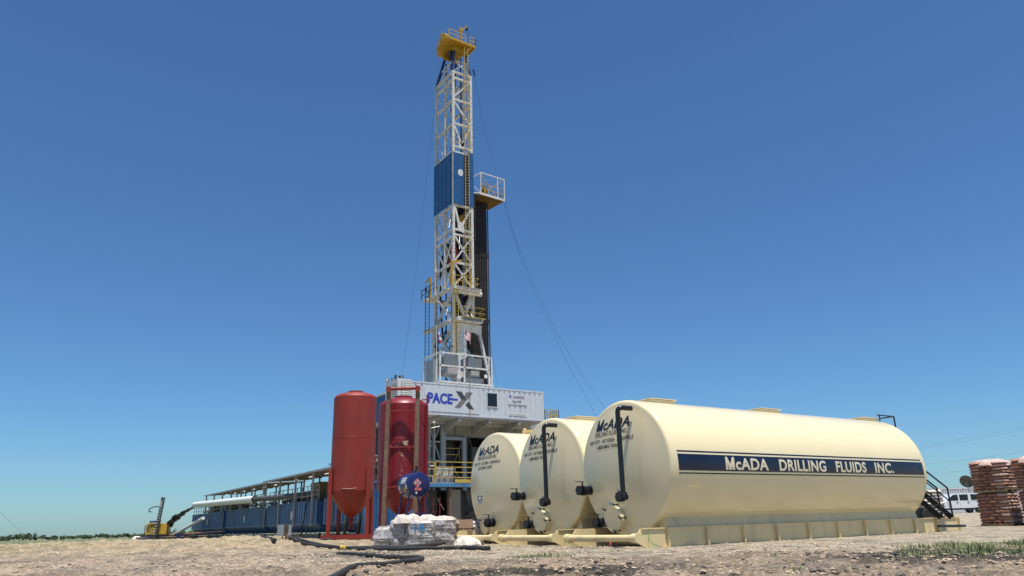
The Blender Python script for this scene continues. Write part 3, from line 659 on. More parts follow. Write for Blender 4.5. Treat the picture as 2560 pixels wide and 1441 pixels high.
def patch(a0, a1, t0, t1, m, name='sticker', l=.004):
    n = 6; vs_ = []
    for i in range(n+1): th = t0+(t1-t0)*i/n; vs_ += [fs(a0, th, l), fs(a1, th, l)]
    return MB().add(vs_, [(2*i, 2*i+1, 2*i+3, 2*i+2) for i in range(n)]).build(name, m, ft)
patch(.25, .72, .12, .62, 'sticker'); patch(.08, .26, -.35, .02, 'sticker'); patch(.32, .44, -.62, -.2, 'yellow'); patch(.80, .92, -.35, -.05, 'sticker'); patch(.80, .92, -.6, -.42, 'dpink')
text('NO SMOKING', 'navy', ft, lambda a, b: fs(.69-a, .44+b/Rf, .007), .40, .055, .03)
mb = MB()
for k in range(3): patch(.30, .67, .34-.08*k, .36-.08*k, 'navy', 'sticker_print', .007)
mb = MB().tube(FC-ax*.25+Z0*.48, FC-ax*.25+Z0*.72, .06, 16).tube(FC-ax*.25+Z0*.72, FC-ax*.25+Z0*.75, .075, 16).tube(FC-ax*.12+Z0*.48, FC-ax*.12+Z0*.58, .05, 12); mb.build('vent', 'dull_black', ft)
mb = MB().bar(FC-ax*.8+Z0*.54, FC-ax*.4+Z0*.54, .05).bar(FC-ax*.7+Z0*.48, FC-ax*.7+Z0*.58, .08).bar(FC-ax*.45+Z0*.48, FC-ax*.45+Z0*.58, .08); mb.build('lifting_bracket', 'fuel', ft, smooth=False)
for a in (.12, .92):
    for s in (-1, 1):
        p = FC-ax*a+sdv*s*.36-Z0*.34; q = FC-ax*a+sdv*s*.62; q.z = .02
        MB().bar(p, q, .06).build('leg', 'fuel', ft, smooth=False)
mb = MB()
for a in (.12, .92):
    l = FC-ax*a-sdv*.52; r = FC-ax*a+sdv*.52; l.z = r.z = 1.15; mb.bar(l, r, .05); lo = l.copy(); lo.z = 1.15; m0 = FC-ax*a; m0.z = 1.15; q = FC-ax*a+sdv*.6; q.z = .2; mb.bar(m0, q, .04); q = FC-ax*a-sdv*.6; q.z = .2; mb.bar(m0, q, .04)
mb.build('brace', 'fuel', ft, smooth=False)
ladder(MB(), FC-ax*.1+sdv*sg*.70-Z0*2.2, FC-ax*.1+sdv*sg*.70-Z0*.5, sdv*sg*.30, .28, .015).build('step_ladder', 'red2', ft, smooth=False)

# ------------------------------------------------------------------ drilling rig: control cabin
CX0, CX1, CY0, CY1, CZ0, CZ1 = 25.5, 40.4, 56.2, 58.65, 9.70, 12.45
cb = thing('control_cabin', 'long white corrugated cabin high on the rig with PACE-X lettering and dark window', 'cabin', (CX0, CY0, CZ0))
def corr(mb, a0, a1, z0, z1, place, pitch=.56, d=.06, w=.17):
    pts = [(a0, 0)]; a = a0+pitch*.5
    while a+w < a1-.05: pts += [(a, 0), (a+.03, d), (a+w-.03, d), (a+w, 0)]; a += pitch
    pts.append((a1, 0)); vs_ = []
    for p, q in pts: vs_ += [place(p, q, z0), place(p, q, z1)]
    mb.add(vs_, [(2*i, 2*i+2, 2*i+3, 2*i+1) for i in range(len(pts)-1)]); return mb
w = corr(MB(), CX0+.1, CX1-.1, CZ0+.14, CZ1-.12, lambda a, d, z: (a, CY0+d, z)); w = corr(w, CY0+.1, CY1, CZ0+.14, CZ1-.12, lambda a, d, z: (CX0+d, a, z))
w.build('wall', 'cabin', cb, smooth=False)
MB().box(CX0+.04, CX1-.04, CY0+.04, CY1-.04, CZ0+.02, CZ1-.02).build('core', 'cabin', cb, smooth=False)
f = MB().box(CX0, CX1, CY0-.02, CY0+.03, CZ1-.12, CZ1).box(CX0, CX1, CY0-.02, CY0+.03, CZ0, CZ0+.14).box(CX0, CX0+.11, CY0-.025, CY0+.03, CZ0+.14, CZ1-.12).box(CX1-.11, CX1, CY0-.025, CY0+.03, CZ0+.14, CZ1-.12)
f.box(CX0-.02, CX0+.03, CY0+.03, CY1, CZ1-.12, CZ1).box(CX0-.02, CX0+.03, CY0+.03, CY1, CZ0, CZ0+.14); f.build('frame', 'cabin', cb, smooth=False)
MB().box(CX0+.0, CX1, CY0+.03, CY1, CZ1-.018, CZ1+.02).build('roof', 'cabin', cb, smooth=False)
sp = MB().box(27.95, 33.3, CY0-.035, CY0-.022, 9.98, 12.2).build('sign_panel', 'cabin', cb, smooth=False)
yl = CY0-.042
text('PACE', 'logo_blue', sp, lambda a, b: (28.22+a, yl, 10.72+b), 2.42, .86, .05, name='logo_lettering')
MB().box(30.55, 31.15, yl-.003, yl+.003, 11.02, 11.20).build('logo_dash', 'logo_blue', sp, smooth=False)
def poly(pts, m, name, par): return MB().prism([(x, yl+.003, z) for x, z in pts], (0, -.006, 0)).build(name, m, par, smooth=False)
poly([(30.97, 11.86), (31.53, 11.86), (32.05, 11.13), (31.52, 11.13)], 'logo_dark', 'logo_chevron', sp)
poly([(31.515, 11.125), (32.045, 11.125), (31.38, 10.40), (30.82, 10.40)], 'logo_mid', 'logo_chevron', sp)
poly([(32.03, 11.84), (32.68, 11.84), (32.12, 11.14), (31.80, 11.46)], 'logo_mid', 'logo_chevron', sp)
poly([(32.22, 11.03), (32.80, 10.36), (32.27, 10.36), (31.92, 10.70)], 'logo_dark', 'logo_chevron', sp)
wf = MB().box(34.12, 35.28, CY0-.05, CY0-.01, 10.66, 12.0).build('window_frame', 'cabin', cb, smooth=False)
MB().box(34.2, 35.2, CY0-.058, CY0-.052, 10.74, 11.92).build('window', 'glass', cb, smooth=False)
s2p = MB().box(36.35, 38.5, CY0-.035, CY0-.022, 11.05, 12.05).build('sign_panel', 'cabin', cb, smooth=False)
text('NABORS', 'logo_dark', s2p, lambda a, b: (36.95+a, yl, 11.63+b), 1.28, .24, .012, .15)
text('Rig X09', 'logo_dark', s2p, lambda a, b: (36.90+a, yl, 11.22+b), .92, .24, .012)
MB().add([(36.66+.14*math.cos(k*.2618), yl-.001, 11.76+.14*math.sin(k*.2618)) for k in range(24)], [tuple(range(24))]).build('emblem', 'logo_blue', s2p, smooth=False)
MB().add([(36.64, yl-.004, 11.64), (36.68, yl-.004, 11.64), (36.68, yl-.004, 11.85), (36.64, yl-.004, 11.85)], [(0, 1, 2, 3)]).build('emblem_mark', 'cabin', s2p, smooth=False)
s3p = MB().box(36.45, 38.4, CY0-.035, CY0-.022, 10.05, 10.28).build('sign_panel', 'sticker', cb, smooth=False)
text('Nabors Luxembourg Finance 2', 'logo_dark', s3p, lambda a, b: (36.55+a, yl, 10.11+b), 1.75, .10, .005)
# louvred air conditioner on the left end
ac = MB().box(25.28, 26.6, 55.86, 58.3, 10.55, 12.50).build('air_conditioner', 'cabin', cb, smooth=False)
mb = MB()
for i in range(9): z = 10.95+i*.155; mb.bar((25.62, 55.83, z), (26.5, 55.83, z), .03, .115)
mb.build('louvre', 'white', ac, smooth=False)
MB().box(25.60, 26.52, 55.84, 55.856, 10.88, 12.28).build('louvre_back', 'dgrey', ac, smooth=False)
MB().box(25.268, 25.276, 56.05, 56.95, 10.75, 12.15).build('louvre_back', 'dgrey', ac, smooth=False)
mb = MB()
for i in range(9): z = 10.82+i*.155; mb.bar((25.25, 56.07, z), (25.25, 56.93, z), .03, .085)
mb.build('louvre', 'white', ac, smooth=False)
mb = MB().tube((25.3, 58.1, 12.5), (25.3, 58.1, 12.62), .03).tube((25.32, 58.02, 12.72), (25.22, 57.92, 12.70), .15, 20); lo = mb.build('floodlight', 'dgrey', cb)
MB().tube((25.217, 57.917, 12.7), (25.205, 57.905, 12.698), .12, 20).build('lens', 'chrome', lo)

# blue windwall behind the cabin's left end
ww = thing('windwall', 'dark blue corrugated windwall left of the cabin between the two red silos', 'wall', (25.6, 58.7, 9.3))
corr(MB(), 58.72, 67, 9.35, 11.62, lambda a, d, z: (25.45+d, a, z), .45, .05, .2).build('sheet', 'darkblue' if 0 else 'blue', ww, smooth=False)
MB().box(25.40, 25.6, 58.7, 67, 11.63, 11.80).build('cap_rail', 'white', ww, smooth=False)
MB().box(25.38, 25.7, 58.7, 67, 9.05, 9.33).build('bottom_beam', 'post', ww, smooth=False)

# ------------------------------------------------------------------ substructure
sb = thing('rig_substructure', 'steel substructure under the white cabin with columns, braces and beige wall', 'rig base', (25.5, 56.2, 0))
MB().box(25.8, 41.5, 58.66, 67.5, 9.30, 9.68).box(29.5, 40.4, 56.22, 59.4, 9.55, 9.69).build('floor_slab', 'post', sb, smooth=False)
mb = MB()
mb.box(25.8, 41.5, 58.7, 67, 9.69, 12.2) if 0 else None
MB().box(31.5, 41.5, 59.4, 59.5, 8.35, 9.545).build('beige_panel', 'beige', sb, smooth=False)
mb = MB()
for x in (32.6, 34.65, 37.0, 39.2): mb.box(x, x+.05, 59.37, 59.395, 8.35, 9.545)
mb.box(31.5, 41.5, 59.36, 59.398, 8.28, 8.35); mb.build('panel_trim', 'dgrey', sb, smooth=False)
for x in (31.35, 34.42, 37.6):
    MB().prism([(x, 56.3, 9.54), (x, 59.35, 9.54), (x, 59.35, 8.50), (x, 59.0, 8.55), (x, 56.5, 9.30), (x, 56.3, 9.30)], (.10, 0, 0)).box(x-.08, x+.18, 56.26, 56.299, 9.28, 9.54).build('bracket', 'post', sb, smooth=False)
for i, (x0, x1, zt) in enumerate(((31.05, 31.5, 9.54), (33.25, 33.6, 8.27), (29.82, 29.95, 9.3), (30.28, 30.42, 9.3), (26.0, 26.3, 9.29), (38.8, 39.2, 8.27))):
    MB().box(x0, x1, 59.0, 59.3, 0.0, zt).build('column', 'grey' if i < 2 else 'post', sb, smooth=False)
mb = MB().box(31.5, 33.25, 59.05, 59.25, 7.98, 8.26); mb.box(29.82, 31.05, 59.1, 59.2, 7.72, 7.85).box(26, 31.05, 59.1, 59.2, 6.05, 6.2).box(26, 29.8, 59.1, 59.2, 7.72, 7.85)
for a, b in (((30.35, 7.8), (31.05, 9.45)), ((30.35, 7.8), (29.85, 9.45)), ((30.35, 7.75), (31.05, 6.1)), ((29.9, 7.8), (29.0, 9.4)), ((29.0, 6.1), (30.3, 7.7)), ((26.3, 7.8), (29.0, 9.4)), ((26.3, 9.3), (29.5, 6.2)), ((26.3, 6.1), (29.5, 9.3)), ((30.35, 6.05), (31.05, 4.5)), ((31.05, 6.05), (30.35, 4.5))):
    mb.bar((a[0], 59.15, a[1]), (b[0], 59.15, b[1]), .10)
mb.build('brace', 'grey', sb, smooth=False)
for y in (61.0, 64.0):
    mb = MB()
    for x in (27.0, 30.8, 34.6, 38.5): mb.box(x, x+.35, y, y+.3, 0, 9.29)
    for x in (27.0, 30.8, 34.6): mb.bar((x+.3, y+.15, .5), (x+3.8, y+.15, 8.8), .16); mb.bar((x+.3, y+.15, 8.8), (x+3.8, y+.15, .5), .16)
    mb.build('inner_frame', 'dgrey', sb, smooth=False)
MB().box(25.9, 42, 67.2, 67.4, 0, 9.29).box(41.6, 41.8, 59.5, 67.2, 0, 9.29).build('dark_backing', 'dgrey', sb, smooth=False)  # dark sheets added at the back to block the sky under the floor
MB().lathe([(1.0, 2), (1.0, 8.0), (.8, 8.3)], (33.2, 62.5, 0), 'z', 32).build('wellhead_stack', 'dgrey', sb)
MB().box(35, 40.5, 60.5, 63.5, 4.3, 7.6).box(27, 30, 61.5, 63.8, 3.9, 6.4).each('machinery_box', 'dgrey', sb, bevel=.03)
mb = MB(); rail(mb, [(31.55, 59.6, 6.2), (33.2, 59.6, 6.2)], 1.1, 1.7, .03); rail(mb, [(27.0, 59.6, 5.9), (31.0, 60.5, 5.9)], 1.1, 1.3, .03); mb.build('railing', 'yellow', sb, smooth=False)
def tube_light(p, q, par, name='tube_light'):
    m = M.get('lit')
    if not m:
        m = bpy.data.materials.new('lit_tube'); m.use_nodes = True; e = m.node_tree.nodes['Principled BSDF']; e.inputs['Emission Color'].default_value = (1, .97, .88, 1); e.inputs['Emission Strength'].default_value = .8; e.inputs['Base Color'].default_value = (.9, .9, .85, 1); M['lit'] = m
    return MB().tube(p, q, .028, 8).build(name, 'lit', par)
tube_light((30.0, 58.9, 8.95), (30.75, 58.8, 9.12), sb); tube_light((30.0, 58.6, 9.42), (30.2, 58.6, 9.44), sb); tube_light((29.9, 58.8, 5.65), (30.15, 58.8, 5.68), sb)
# red-brown hanging cable down the front of the cabin
solo(MB().path([(32.33, 56.95, 15.3), (32.35, 56.08, 12.5), (32.33, 56.06, 9.7), (32.33, 56.1, 8.1), (32.33, 56.6, 8.0)], .022, 6), 'hanging_cable', 'brown', 'reddish brown cable hanging down across the X of the cabin logo', 'cable')

# ------------------------------------------------------------------ lower working deck
dk = thing('work_deck', 'steel working deck with blue edge beam and yellow railing, behind the fuel tank', 'platform', (22, 50, 0))
MB().box(20.5, 34, 50.0, 56, 3.66, 3.72).build('deck_plate', 'post', dk, smooth=False)
MB().box(20.5, 34, 49.93, 50.05, 3.40, 3.655).build('edge_beam', 'deckblue', dk, smooth=False)
for x in (27.05, 30.5, 22.5): MB().box(x, x+.16, 50.1, 50.28, 0, 3.39).build('post', 'brown', dk, smooth=False)
rl = MB(); rail(rl, [(20.5, 50.02, 3.72), (25.75, 50.02, 3.72)], 1.45, 1.3, .028, 2); rail(rl, [(25.85, 50.02, 3.72), (27.4, 50.02, 3.72), (34, 50.02, 3.72)], 1.5, 3.2, .03, 3); rl.build('railing', 'yellow', dk, smooth=False)
MB().box(27.42, 34, 49.90, 49.925, 3.73, 3.95).build('kick_plate', 'yellow', dk, smooth=False)
MB().box(26.0, 32.5, 55.0, 55.2, .0, 3.39).build('back_panel', 'dgrey', dk, smooth=False)
# five-gallon buckets
b0 = None; n = 0
blab = ['white bucket standing on the deck at the left end of the front row', 'white bucket second in the front row on the deck', 'white bucket third in the front row on the deck', 'white bucket fourth in the front row beside the railing post', 'white bucket on top of the stack at its left', 'white bucket on top in the middle of the stack', 'white bucket on top of the stack at its right']
for i, (x, z) in enumerate(((26.02, 3.72), (26.53, 3.72), (27.05, 3.72), (27.52, 3.72), (26.30, 4.27), (26.95, 4.27), (27.45, 4.27))):
    if b0 is None:
        b0 = thing('bucket', blab[0], 'bucket', (x, 50.45, z), 'white buckets stacked on the deck')
        MB().lathe([(.001, 0), (.20, 0), (.24, .42), (.255, .42), (.255, .45)], (x, 50.45, z), 'z', 24).build('pail', 'bucket', b0)
        MB().lathe([(.265, .45), (.265, .52), (.22, .53), (.001, .53)], (x, 50.45, z), 'z', 24).build('lid', 'bucket', b0)
    else: dup(b0, (x-26.02, (i % 2)*.08, z-3.72), blab[i])
solo(MB().box(27.9, 28.6, 50.5, 50.9, 3.725, 4.0).box(28.0, 28.5, 50.55, 50.85, 4.0, 4.1), 'toolbox', 'dgrey', 'dark metal toolbox on the deck right of the buckets', 'toolbox', bevel=.02)
solo(MB().bar((27.3, 50.2, 4.95), (28.1, 50.3, 4.0), .04), 'metal_strut', 'post', 'pale strut leaning on the deck railing beside the buckets', 'strut')
solo(MB().box(28.2, 29.6, 50.4, 51.4, 3.725, 3.90), 'flat_crate', 'sticker', 'white flat crate lying on the deck', 'crate', bevel=.02)
# electrical skid under the deck
es = thing('equipment_room', 'grey metal cabinet doors and dark machinery beneath the working deck', 'cabinet', (27.3, 51, 0))
MB().box(27.35, 28.45, 50.9, 51.1, 1.0, 3.25).build('door', 'beige', es, bevel=.01); MB().box(27.42, 27.47, 50.85, 50.895, 1.9, 2.3).build('handle', 'black', es, smooth=False)
MB().box(28.5, 33, 51.2, 54.0, 0, 3.2).build('housing', 'dgrey', es, smooth=False); MB().box(21.5, 27.0, 52, 54.5, 0, 3.3).build('housing', 'dgrey', es, smooth=False)
mb = MB()
for i in range(9): a = random.uniform(0, 1); mb.path([(28.65+.25*a, 51.0, 3.2), (28.6+.4*a, 50.8, 2.4), (28.8+.5*a, 50.85, 1.8), (29.1+.3*a, 50.9, .9)], .025, 6)
mb.build('cable_bundle', 'dull_black', es)
mb = MB()
for i in range(6): mb.tube((28.9+.3*i, 50.9, 1.3+.25*(i % 3)), (29.1+.3*i, 50.6, 1.4+.25*(i % 3)), .14, 14)
mb.build('pump', 'dgrey', es)
solo(MB().bar((26.30, 50.6, 2.6), (26.75, 50.4, 1.75), .06, .03), 'leaning_plank', 'sticker', 'pale narrow plank leaning in the shade under the deck', 'plank', smooth=False)

# blue steel containers left of the framed silo
bc = thing('blue_container', 'blue steel container standing between the two red silos', 'container', (18.9, 46, 0))
corr(MB(), 18.95, 21.4, .3, 3.42, lambda a, d, z: (a, 46+d, z), .3, .04, .14).build('wall', 'darkblue' if 0 else 'blue', bc, smooth=False)
corr(MB(), 46.1, 46.9, .3, 2.8, lambda a, d, z: (18.9+d, a, z), .3, .04, .14).build('wall', 'blue', bc, smooth=False)
MB().box(18.96, 21.4, 46.05, 46.95, .1, 3.40).build('core', 'blue', bc, smooth=False)
MB().box(18.55, 18.94, 45.9, 46.04, .1, 2.85).box(18.9, 21.5, 45.95, 46.1, 3.43, 3.55).build('corner_post', 'deckblue', bc, smooth=False)
solo(MB().box(17.6, 18.7, 42.6, 43.3, 0.0, .16), 'steel_box', 'post', 'low grey steel box on the ground at the foot of the brick red silo', 'box', bevel=.02)
solo(MB().box(18.0, 18.55, 40.4, 40.9, 0.0, .55).bar((18.4, 40.6, .55), (18.4, 40.6, .8), .03), 'rusty_can', 'rustpipe', 'small rusty square can on the ground left of the sacks', 'can', bevel=.02)

# ------------------------------------------------------------------ mast
M['yellow_shaded'] = mat('shaded_mustard_paint', (.22, .13, .02), .6, var=.2)  # mustard darkened so the racking fingers look like a shaded underside
M['dgrey2'] = mat('cabinet_door', (.16, .18, .20), .35, var=.1)
mx0, mx1, my0, my1 = 32.86, 35.02, 60.0, 63.75
ms = thing('drilling_mast', 'tall white lattice drilling mast with blue middle panels and yellow crown', 'drilling mast', (33.9, 61.8, 12.6))
def leg(x, y, z0, z1, w=.26): MB().box(x-w/2, x+w/2, y-w/2, y+w/2, z0, z1).build('leg', 'mastwhite', ms, smooth=False)
for x in (mx0, mx1):
    for y in (my0, my1):
        leg(x, y, 13.0 if not (x == mx1 and y == my0) else 19.2, 31.75); leg(x, y, 37.6, 47.45)
PL = []
def plane_y(y): return lambda a, z: (a, y, z)
def plane_x(x): return lambda a, z: (x, a, z)
def face(name, segs, pl, w=.14):
    for lo_, hi_ in ((0, 23.9), (23.9, 34), (34, 99)):
        mb = MB()
        for (a, z, b, z2, *ww) in segs:
            if lo_ <= (z+z2)/2 < hi_: mb.bar(pl(a, z), pl(b, z2), ww[0] if ww else w)
        if mb.f: mb.build(name, 'mastwhite', ms, smooth=False)
xa, xb = mx0+.13, mx1-.13
fy = [(xa, z, xb, z) for z in (47.35, 46.6, 43.95, 41.05, 38.35, 37.7, 29.0, 28.42, 25.45, 31.65)]
fy = [(a, z, b, z, .20) for a, z, b, z2 in fy]
fs_ = fy+[(xa, 44.3, xb, 46.5, .16), (xa, 43.7, xb, 41.3, .16), (xa, 40.8, 33.93, 38.5, .18), (33.93, 38.5, xb, 41.0, .18), (xa, 31.5, 33.63, 29.1, .22), (33.63, 29.1, xb, 31.5, .2), (xa, 28.3, xb, 25.6), (xa, 25.6, xb, 28.3), (xa, 25.3, xb, 23.1), (xa, 23.1, xb, 25.3)]
fs_ += [(33.0, 22.4, 34.02, 20.0, .26), (xb, 22.4, 34.1, 20.0, .24), (34.55, 20.9, 35.3, 22.5, .2)]
face('lattice', fs_, plane_y(my0))
MB().prism([(33.45, my0-.09, 38.9), (33.6, my0-.09, 38.3), (34.3, my0-.09, 38.3), (34.25, my0-.09, 38.9), (33.95, my0-.09, 39.1)], (0, .08, 0)).prism([(33.3, my0-.14, 29.5), (33.4, my0-.14, 28.9), (34.1, my0-.14, 28.7), (34.0, my0-.14, 29.5), (33.7, my0-.14, 29.9)], (0, .1, 0)).build('gusset', 'mastwhite', ms, smooth=False)
bk = [(xa, z, xb, z, .12) for z in (47.3, 38.4, 25.4)]
face('lattice', bk, plane_y(my1))
ya, yb = my0+.13, my1-.13
for x in (mx0, mx1):
    sg_ = [(ya, z, yb, z, .22) for z in (47.35, 46.4, 43.9, 41.0, 37.75, 31.6, 29.0, 28.2, 25.4, 22.8, 19.5)]
    for z0, z1 in ((43.9, 46.4), (41.0, 43.9), (37.9, 41.0), (29.0, 31.6), (25.4, 28.2), (22.9, 25.4)):
        m_ = (ya+yb)/2
        if z0 > 35:
            if x == mx0: sg_ += [(ya+.9, z1, ya, z0, .09), (ya+.9, z1, m_-.1, z0+.4, .08), (yb, z1, m_+.2, z0, .09)]
            continue
        if x == mx1: continue
        sg_ += [(ya, z1, m_, z0, .12), (yb, z1, m_, z0, .12), (ya, z0, m_, z1, .11), (yb, z0, m_, z1, .11)]
    sg_ += [(ya, 22.6, yb, 19.7, .2), (yb, 22.6, ya, 19.7, .26), (ya, 19.3, yb, 15.8, .2), (yb, 19.3, ya, 15.8, .24), (ya, 16, yb, 15.6, .24)]
    face('lattice', sg_, plane_x(x))
    face('deep_beam', [((ya+yb)/2-.15, z0, (ya+yb)/2-.15, z1, .2) for z0, z1 in ((38, 47.3), (23, 31.6))], plane_x(x))
# blue windwall panels around the middle
PT_ = [((mx0-.17, my0-.17), (mx1+.17, my0-.17), 'y'), ((mx0-.17, my0-.17), (mx0-.17, my1+.17), 'x'), ((mx1+.17, my0-.17), (mx1+.17, my1+.17), 'x')]
for (ax_, ay), (bx, by), k in PT_:
    for z0, z1 in ((31.75, 34.66), (34.69, 37.55)):
        if k == 'y':
            MB().box(ax_, 34.02, ay-.02, ay+.03, z0, z1).build('panel', 'blue', ms, smooth=False)
        else: MB().box(ax_-.03, ax_+.03, ay+(.035 if k == 'x' else 0), by, z0, z1).build('panel', 'blue', ms, smooth=False)
MB().box(34.55, mx1+.135, my0-.19, my0-.14, 31.8, 37.95).build('panel', 'blue', ms, smooth=False)
MB().box(33.95, 34.6, my0+.0, my0+.05, 31.8, 37.7).build('panel', 'darkblue', ms, smooth=False)
rd = MB().add([(33.62+.30*math.cos(k*.2618), my0-.20, 35.35+.38*math.sin(k*.2618)) for k in range(24)], [tuple(range(24))]).build('round_emblem', 'sticker', ms, smooth=False)
MB().add([(33.62+.17*math.cos(k*.2618), my0-.206, 35.35+.21*math.sin(k*.2618)) for k in range(24)], [tuple(range(24))]).build('emblem_centre', 'cabin', rd, smooth=False)
mb = MB()
for i in range(4): y = my0+.9*i+.2; mb.box(mx0-.205, mx0-.2-.005, y, y+.04, 31.8, 37.5)
mb.box(mx0-.21, mx0-.10, my0-.22, my0-.12, 31.7, 37.7); mb.build('corner_trim', 'post', ms, smooth=False)
# blue rails, cables and travelling gear inside the mast
mb = MB()
for x, y in ((33.55, 62.8), (34.2, 62.6), (33.4, 61.4), (34.5, 61.2)): mb.box(x-.05, x+.05, y-.05, y+.05, 14, 50.2)
mb.build('guide_rail', 'darkblue', ms, smooth=False)
mb = MB()
for i in range(6): mb.tube((33.7+.09*i, 61.9+.05*i, 27.5), (33.7+.09*i, 61.9+.05*i, 50.3), .02, 6)
mb.build('drilling_line', 'wire', ms)
td = MB().box(33.3, 34.0, 61.2, 62.2, 25.6, 27.6).tube((33.65, 61.7, 27.6), (33.65, 61.7, 28.4), .3, 16).tube((33.65, 61.7, 24.2), (33.65, 61.7, 25.6), .16, 12).build('top_drive', 'red', ms, bevel=.04)
MB().box(33.1, 34.4, 62.25, 62.6, 25.2, 28.3).build('motor', 'dgrey', td, bevel=.03)
MB().path([(33.15, 62.9, 28.2), (33.1, 63.2, 26), (33.15, 63.3, 22), (33.4, 63.1, 18)], .09, 10).path([(33.3, 63.1, 27.2), (33.2, 63.4, 24), (33.4, 63.4, 19)], .07, 10).build('service_hose', 'dull_black', ms)
MB().box(34.05, 34.6, 60.6, 61.0, 30.4, 31.0).build('hoist_block', 'crown', ms, bevel=.03)
# ladders
ladder(MB(), (34.06, my0-.42, 22.9), (34.06, my0-.42, 50.6), (.44, 0, 0), .32, .024).build('ladder', 'yellow', ms, smooth=False)
mb = MB()
for i in range(62): z = 31.9+i*.2; mb.box(34.03, 34.55, my0-.05, my0-.03, z, z+.09) if z < 37.5 else None
mb.build('rung_bracket', 'dgrey', ms, smooth=False)
ladder(MB(), (32.55, my0-.75, 15.9), (32.55, my0-.75, 23.6), (.43, 0, 0), .3, .024).build('ladder', 'yellow', ms, smooth=False)
ladder(MB(), (31.55, 62.6, 13.6), (31.55, 62.6, 23.6), (0, .85, 0), .38, .03).build('ladder', 'darkblue', ms, smooth=False)
mb = MB()
for i in range(34): z = 24.5+i*.8; mb.bar((34.62, my0-.05, z), (34.62+.12*(i % 2), my0-.12, z+.75), .05)
mb.build('cable_tray', 'post', ms, smooth=False)
# lower platforms
p1 = MB().box(32.4, 35.45, 59.0, 59.9, 22.45, 22.72).box(31.9, 35.3, 64, 64.8, 22.45, 22.7).box(32.2, 32.7, 60, 65.0, 22.5, 22.68).build('lower_platform', 'mastwhite', ms, smooth=False)
MB().tube((32.5, 59.55, 22.35), (35.75, 59.55, 22.35), .22, 16).build('hinge_tube', 'mastwhite', p1)
mb = MB(); rail(mb, [(32.4, 59.9, 22.72), (32.4, 59.02, 22.72), (35.2, 59.02, 22.72), (35.2, 59.8, 22.72)], 1.05, 1.1, .02); mb.build('railing', 'yellow', p1, smooth=False)
mb = MB(); rail(mb, [(31.92, 62.3, 22.72), (31.92, 65.1, 22.72), (32.7, 65.1, 22.72)], 1.05, 1.1, .025); mb.build('railing', 'dgrey', p1, smooth=False)
p2 = MB().box(32.9, 35.7, 59.2, 59.9, 19.35, 19.75).box(32.35, 32.75, 60, 65.6, 19.3, 19.6).build('lower_platform', 'mastwhite', ms, smooth=False)
mb = MB(); rail(mb, [(33.45, 59.22, 19.76), (35.95, 59.22, 19.76), (35.95, 60.2, 19.76)], 1.05, 1.25, .02); mb.build('railing', 'yellow', p2, smooth=False)
MB().box(33.4, 36.0, 59.1, 60.0, 19.755, 19.80).build('grating', 'yellow', p2, smooth=False)
mb = MB()
for i in range(20): x = 33.2+i*.12; mb.box(x, x+.05, 59.17, 59.19, 19.42, 19.70)
for i in range(22): x = 32.7+i*.12; mb.box(x, x+.05, 58.97, 58.99, 22.5, 22.70)
mb.build('perforation', 'dgrey', p2, smooth=False)
# heavy A-shaped lower leg, portal and raking leg
MB().prism([(33.15, 59.9, 19.3), (34.5, 59.9, 19.3), (34.25, 59.9, 18.2), (34.25, 59.9, 12.9), (33.3, 59.9, 12.9)], (0, .35, 0)).build('box_leg', 'white', ms, smooth=False)
MB().prism([(34.5, 59.95, 19.3), (36.0, 59.95, 19.3), (35.95, 59.95, 18.4), (35.6, 59.95, 18.35), (35.3, 59.95, 18.55), (34.65, 59.95, 18.5), (34.25, 59.95, 18.1), (34.25, 59.95, 18.4)], (0, .3, 0)).build('portal', 'white', ms, smooth=False)
MB().bar((35.75, 60.1, 18.7), (37.1, 60.1, 12.8), .22, .28).build('raking_leg', 'white', ms, smooth=False)
MB().box(32.7, 33.1, 63.6, 64.3, 12.9, 19.3).box(32.75, 33.2, 60.2, 60.5, 12.9, 19.3).build('box_leg', 'mastwhite', ms, smooth=False)
tube_light((32.75, 61.3, 20.3), (32.75, 61.0, 20.9), ms); tube_light((34.6, 59.7, 20.3), (34.85, 59.7, 19.95), ms); tube_light((32.8, 60.8, 29.4), (32.8, 60.5, 30.2), ms); tube_light((33.9, 60.6, 27.2), (33.9, 60.6, 28.6), ms)
mb = MB()   # cable clutter near the foot of the mast
for i in range(26):
    a = Vector((32.6+random.random()*.8, 60.6+random.random()*3, random.uniform(14.2, 18.8))); mb.path([a, a+Vector((random.uniform(-.4, .4), random.uniform(-.6, .6), random.uniform(-.9, .4))), a+Vector((random.uniform(-.5, .5), random.uniform(-1, 1), random.uniform(-1.8, 0)))], .045, 6)
mb.build('hose_clutter', 'dull_black', ms)
dv = MB().bar((32.45, 64.2, 22.7), (32.45, 64.2, 25.05), .16).bar((32.45, 64.2, 24.98), (32.45, 65.3, 24.75), .12); dv = dv.build('davit', 'crown', ms, smooth=False)
MB().tube((32.45, 65.2, 24.75), (32.45, 65.2, 24.2), .015, 6).lathe([(.01, 23.75), (.13, 23.85), (.13, 24.1), (.01, 24.2)], (32.45, 65.2, 0), 'z', 12).build('hook', 'darkblue', dv)
MB().bar((32.55, 59.8, 22.9), (32.55, 59.8, 25.4), .2).bar((32.55, 59.8, 25.35), (33.6, 59.6, 25.6), .16).build('davit', 'crown', ms, smooth=False)
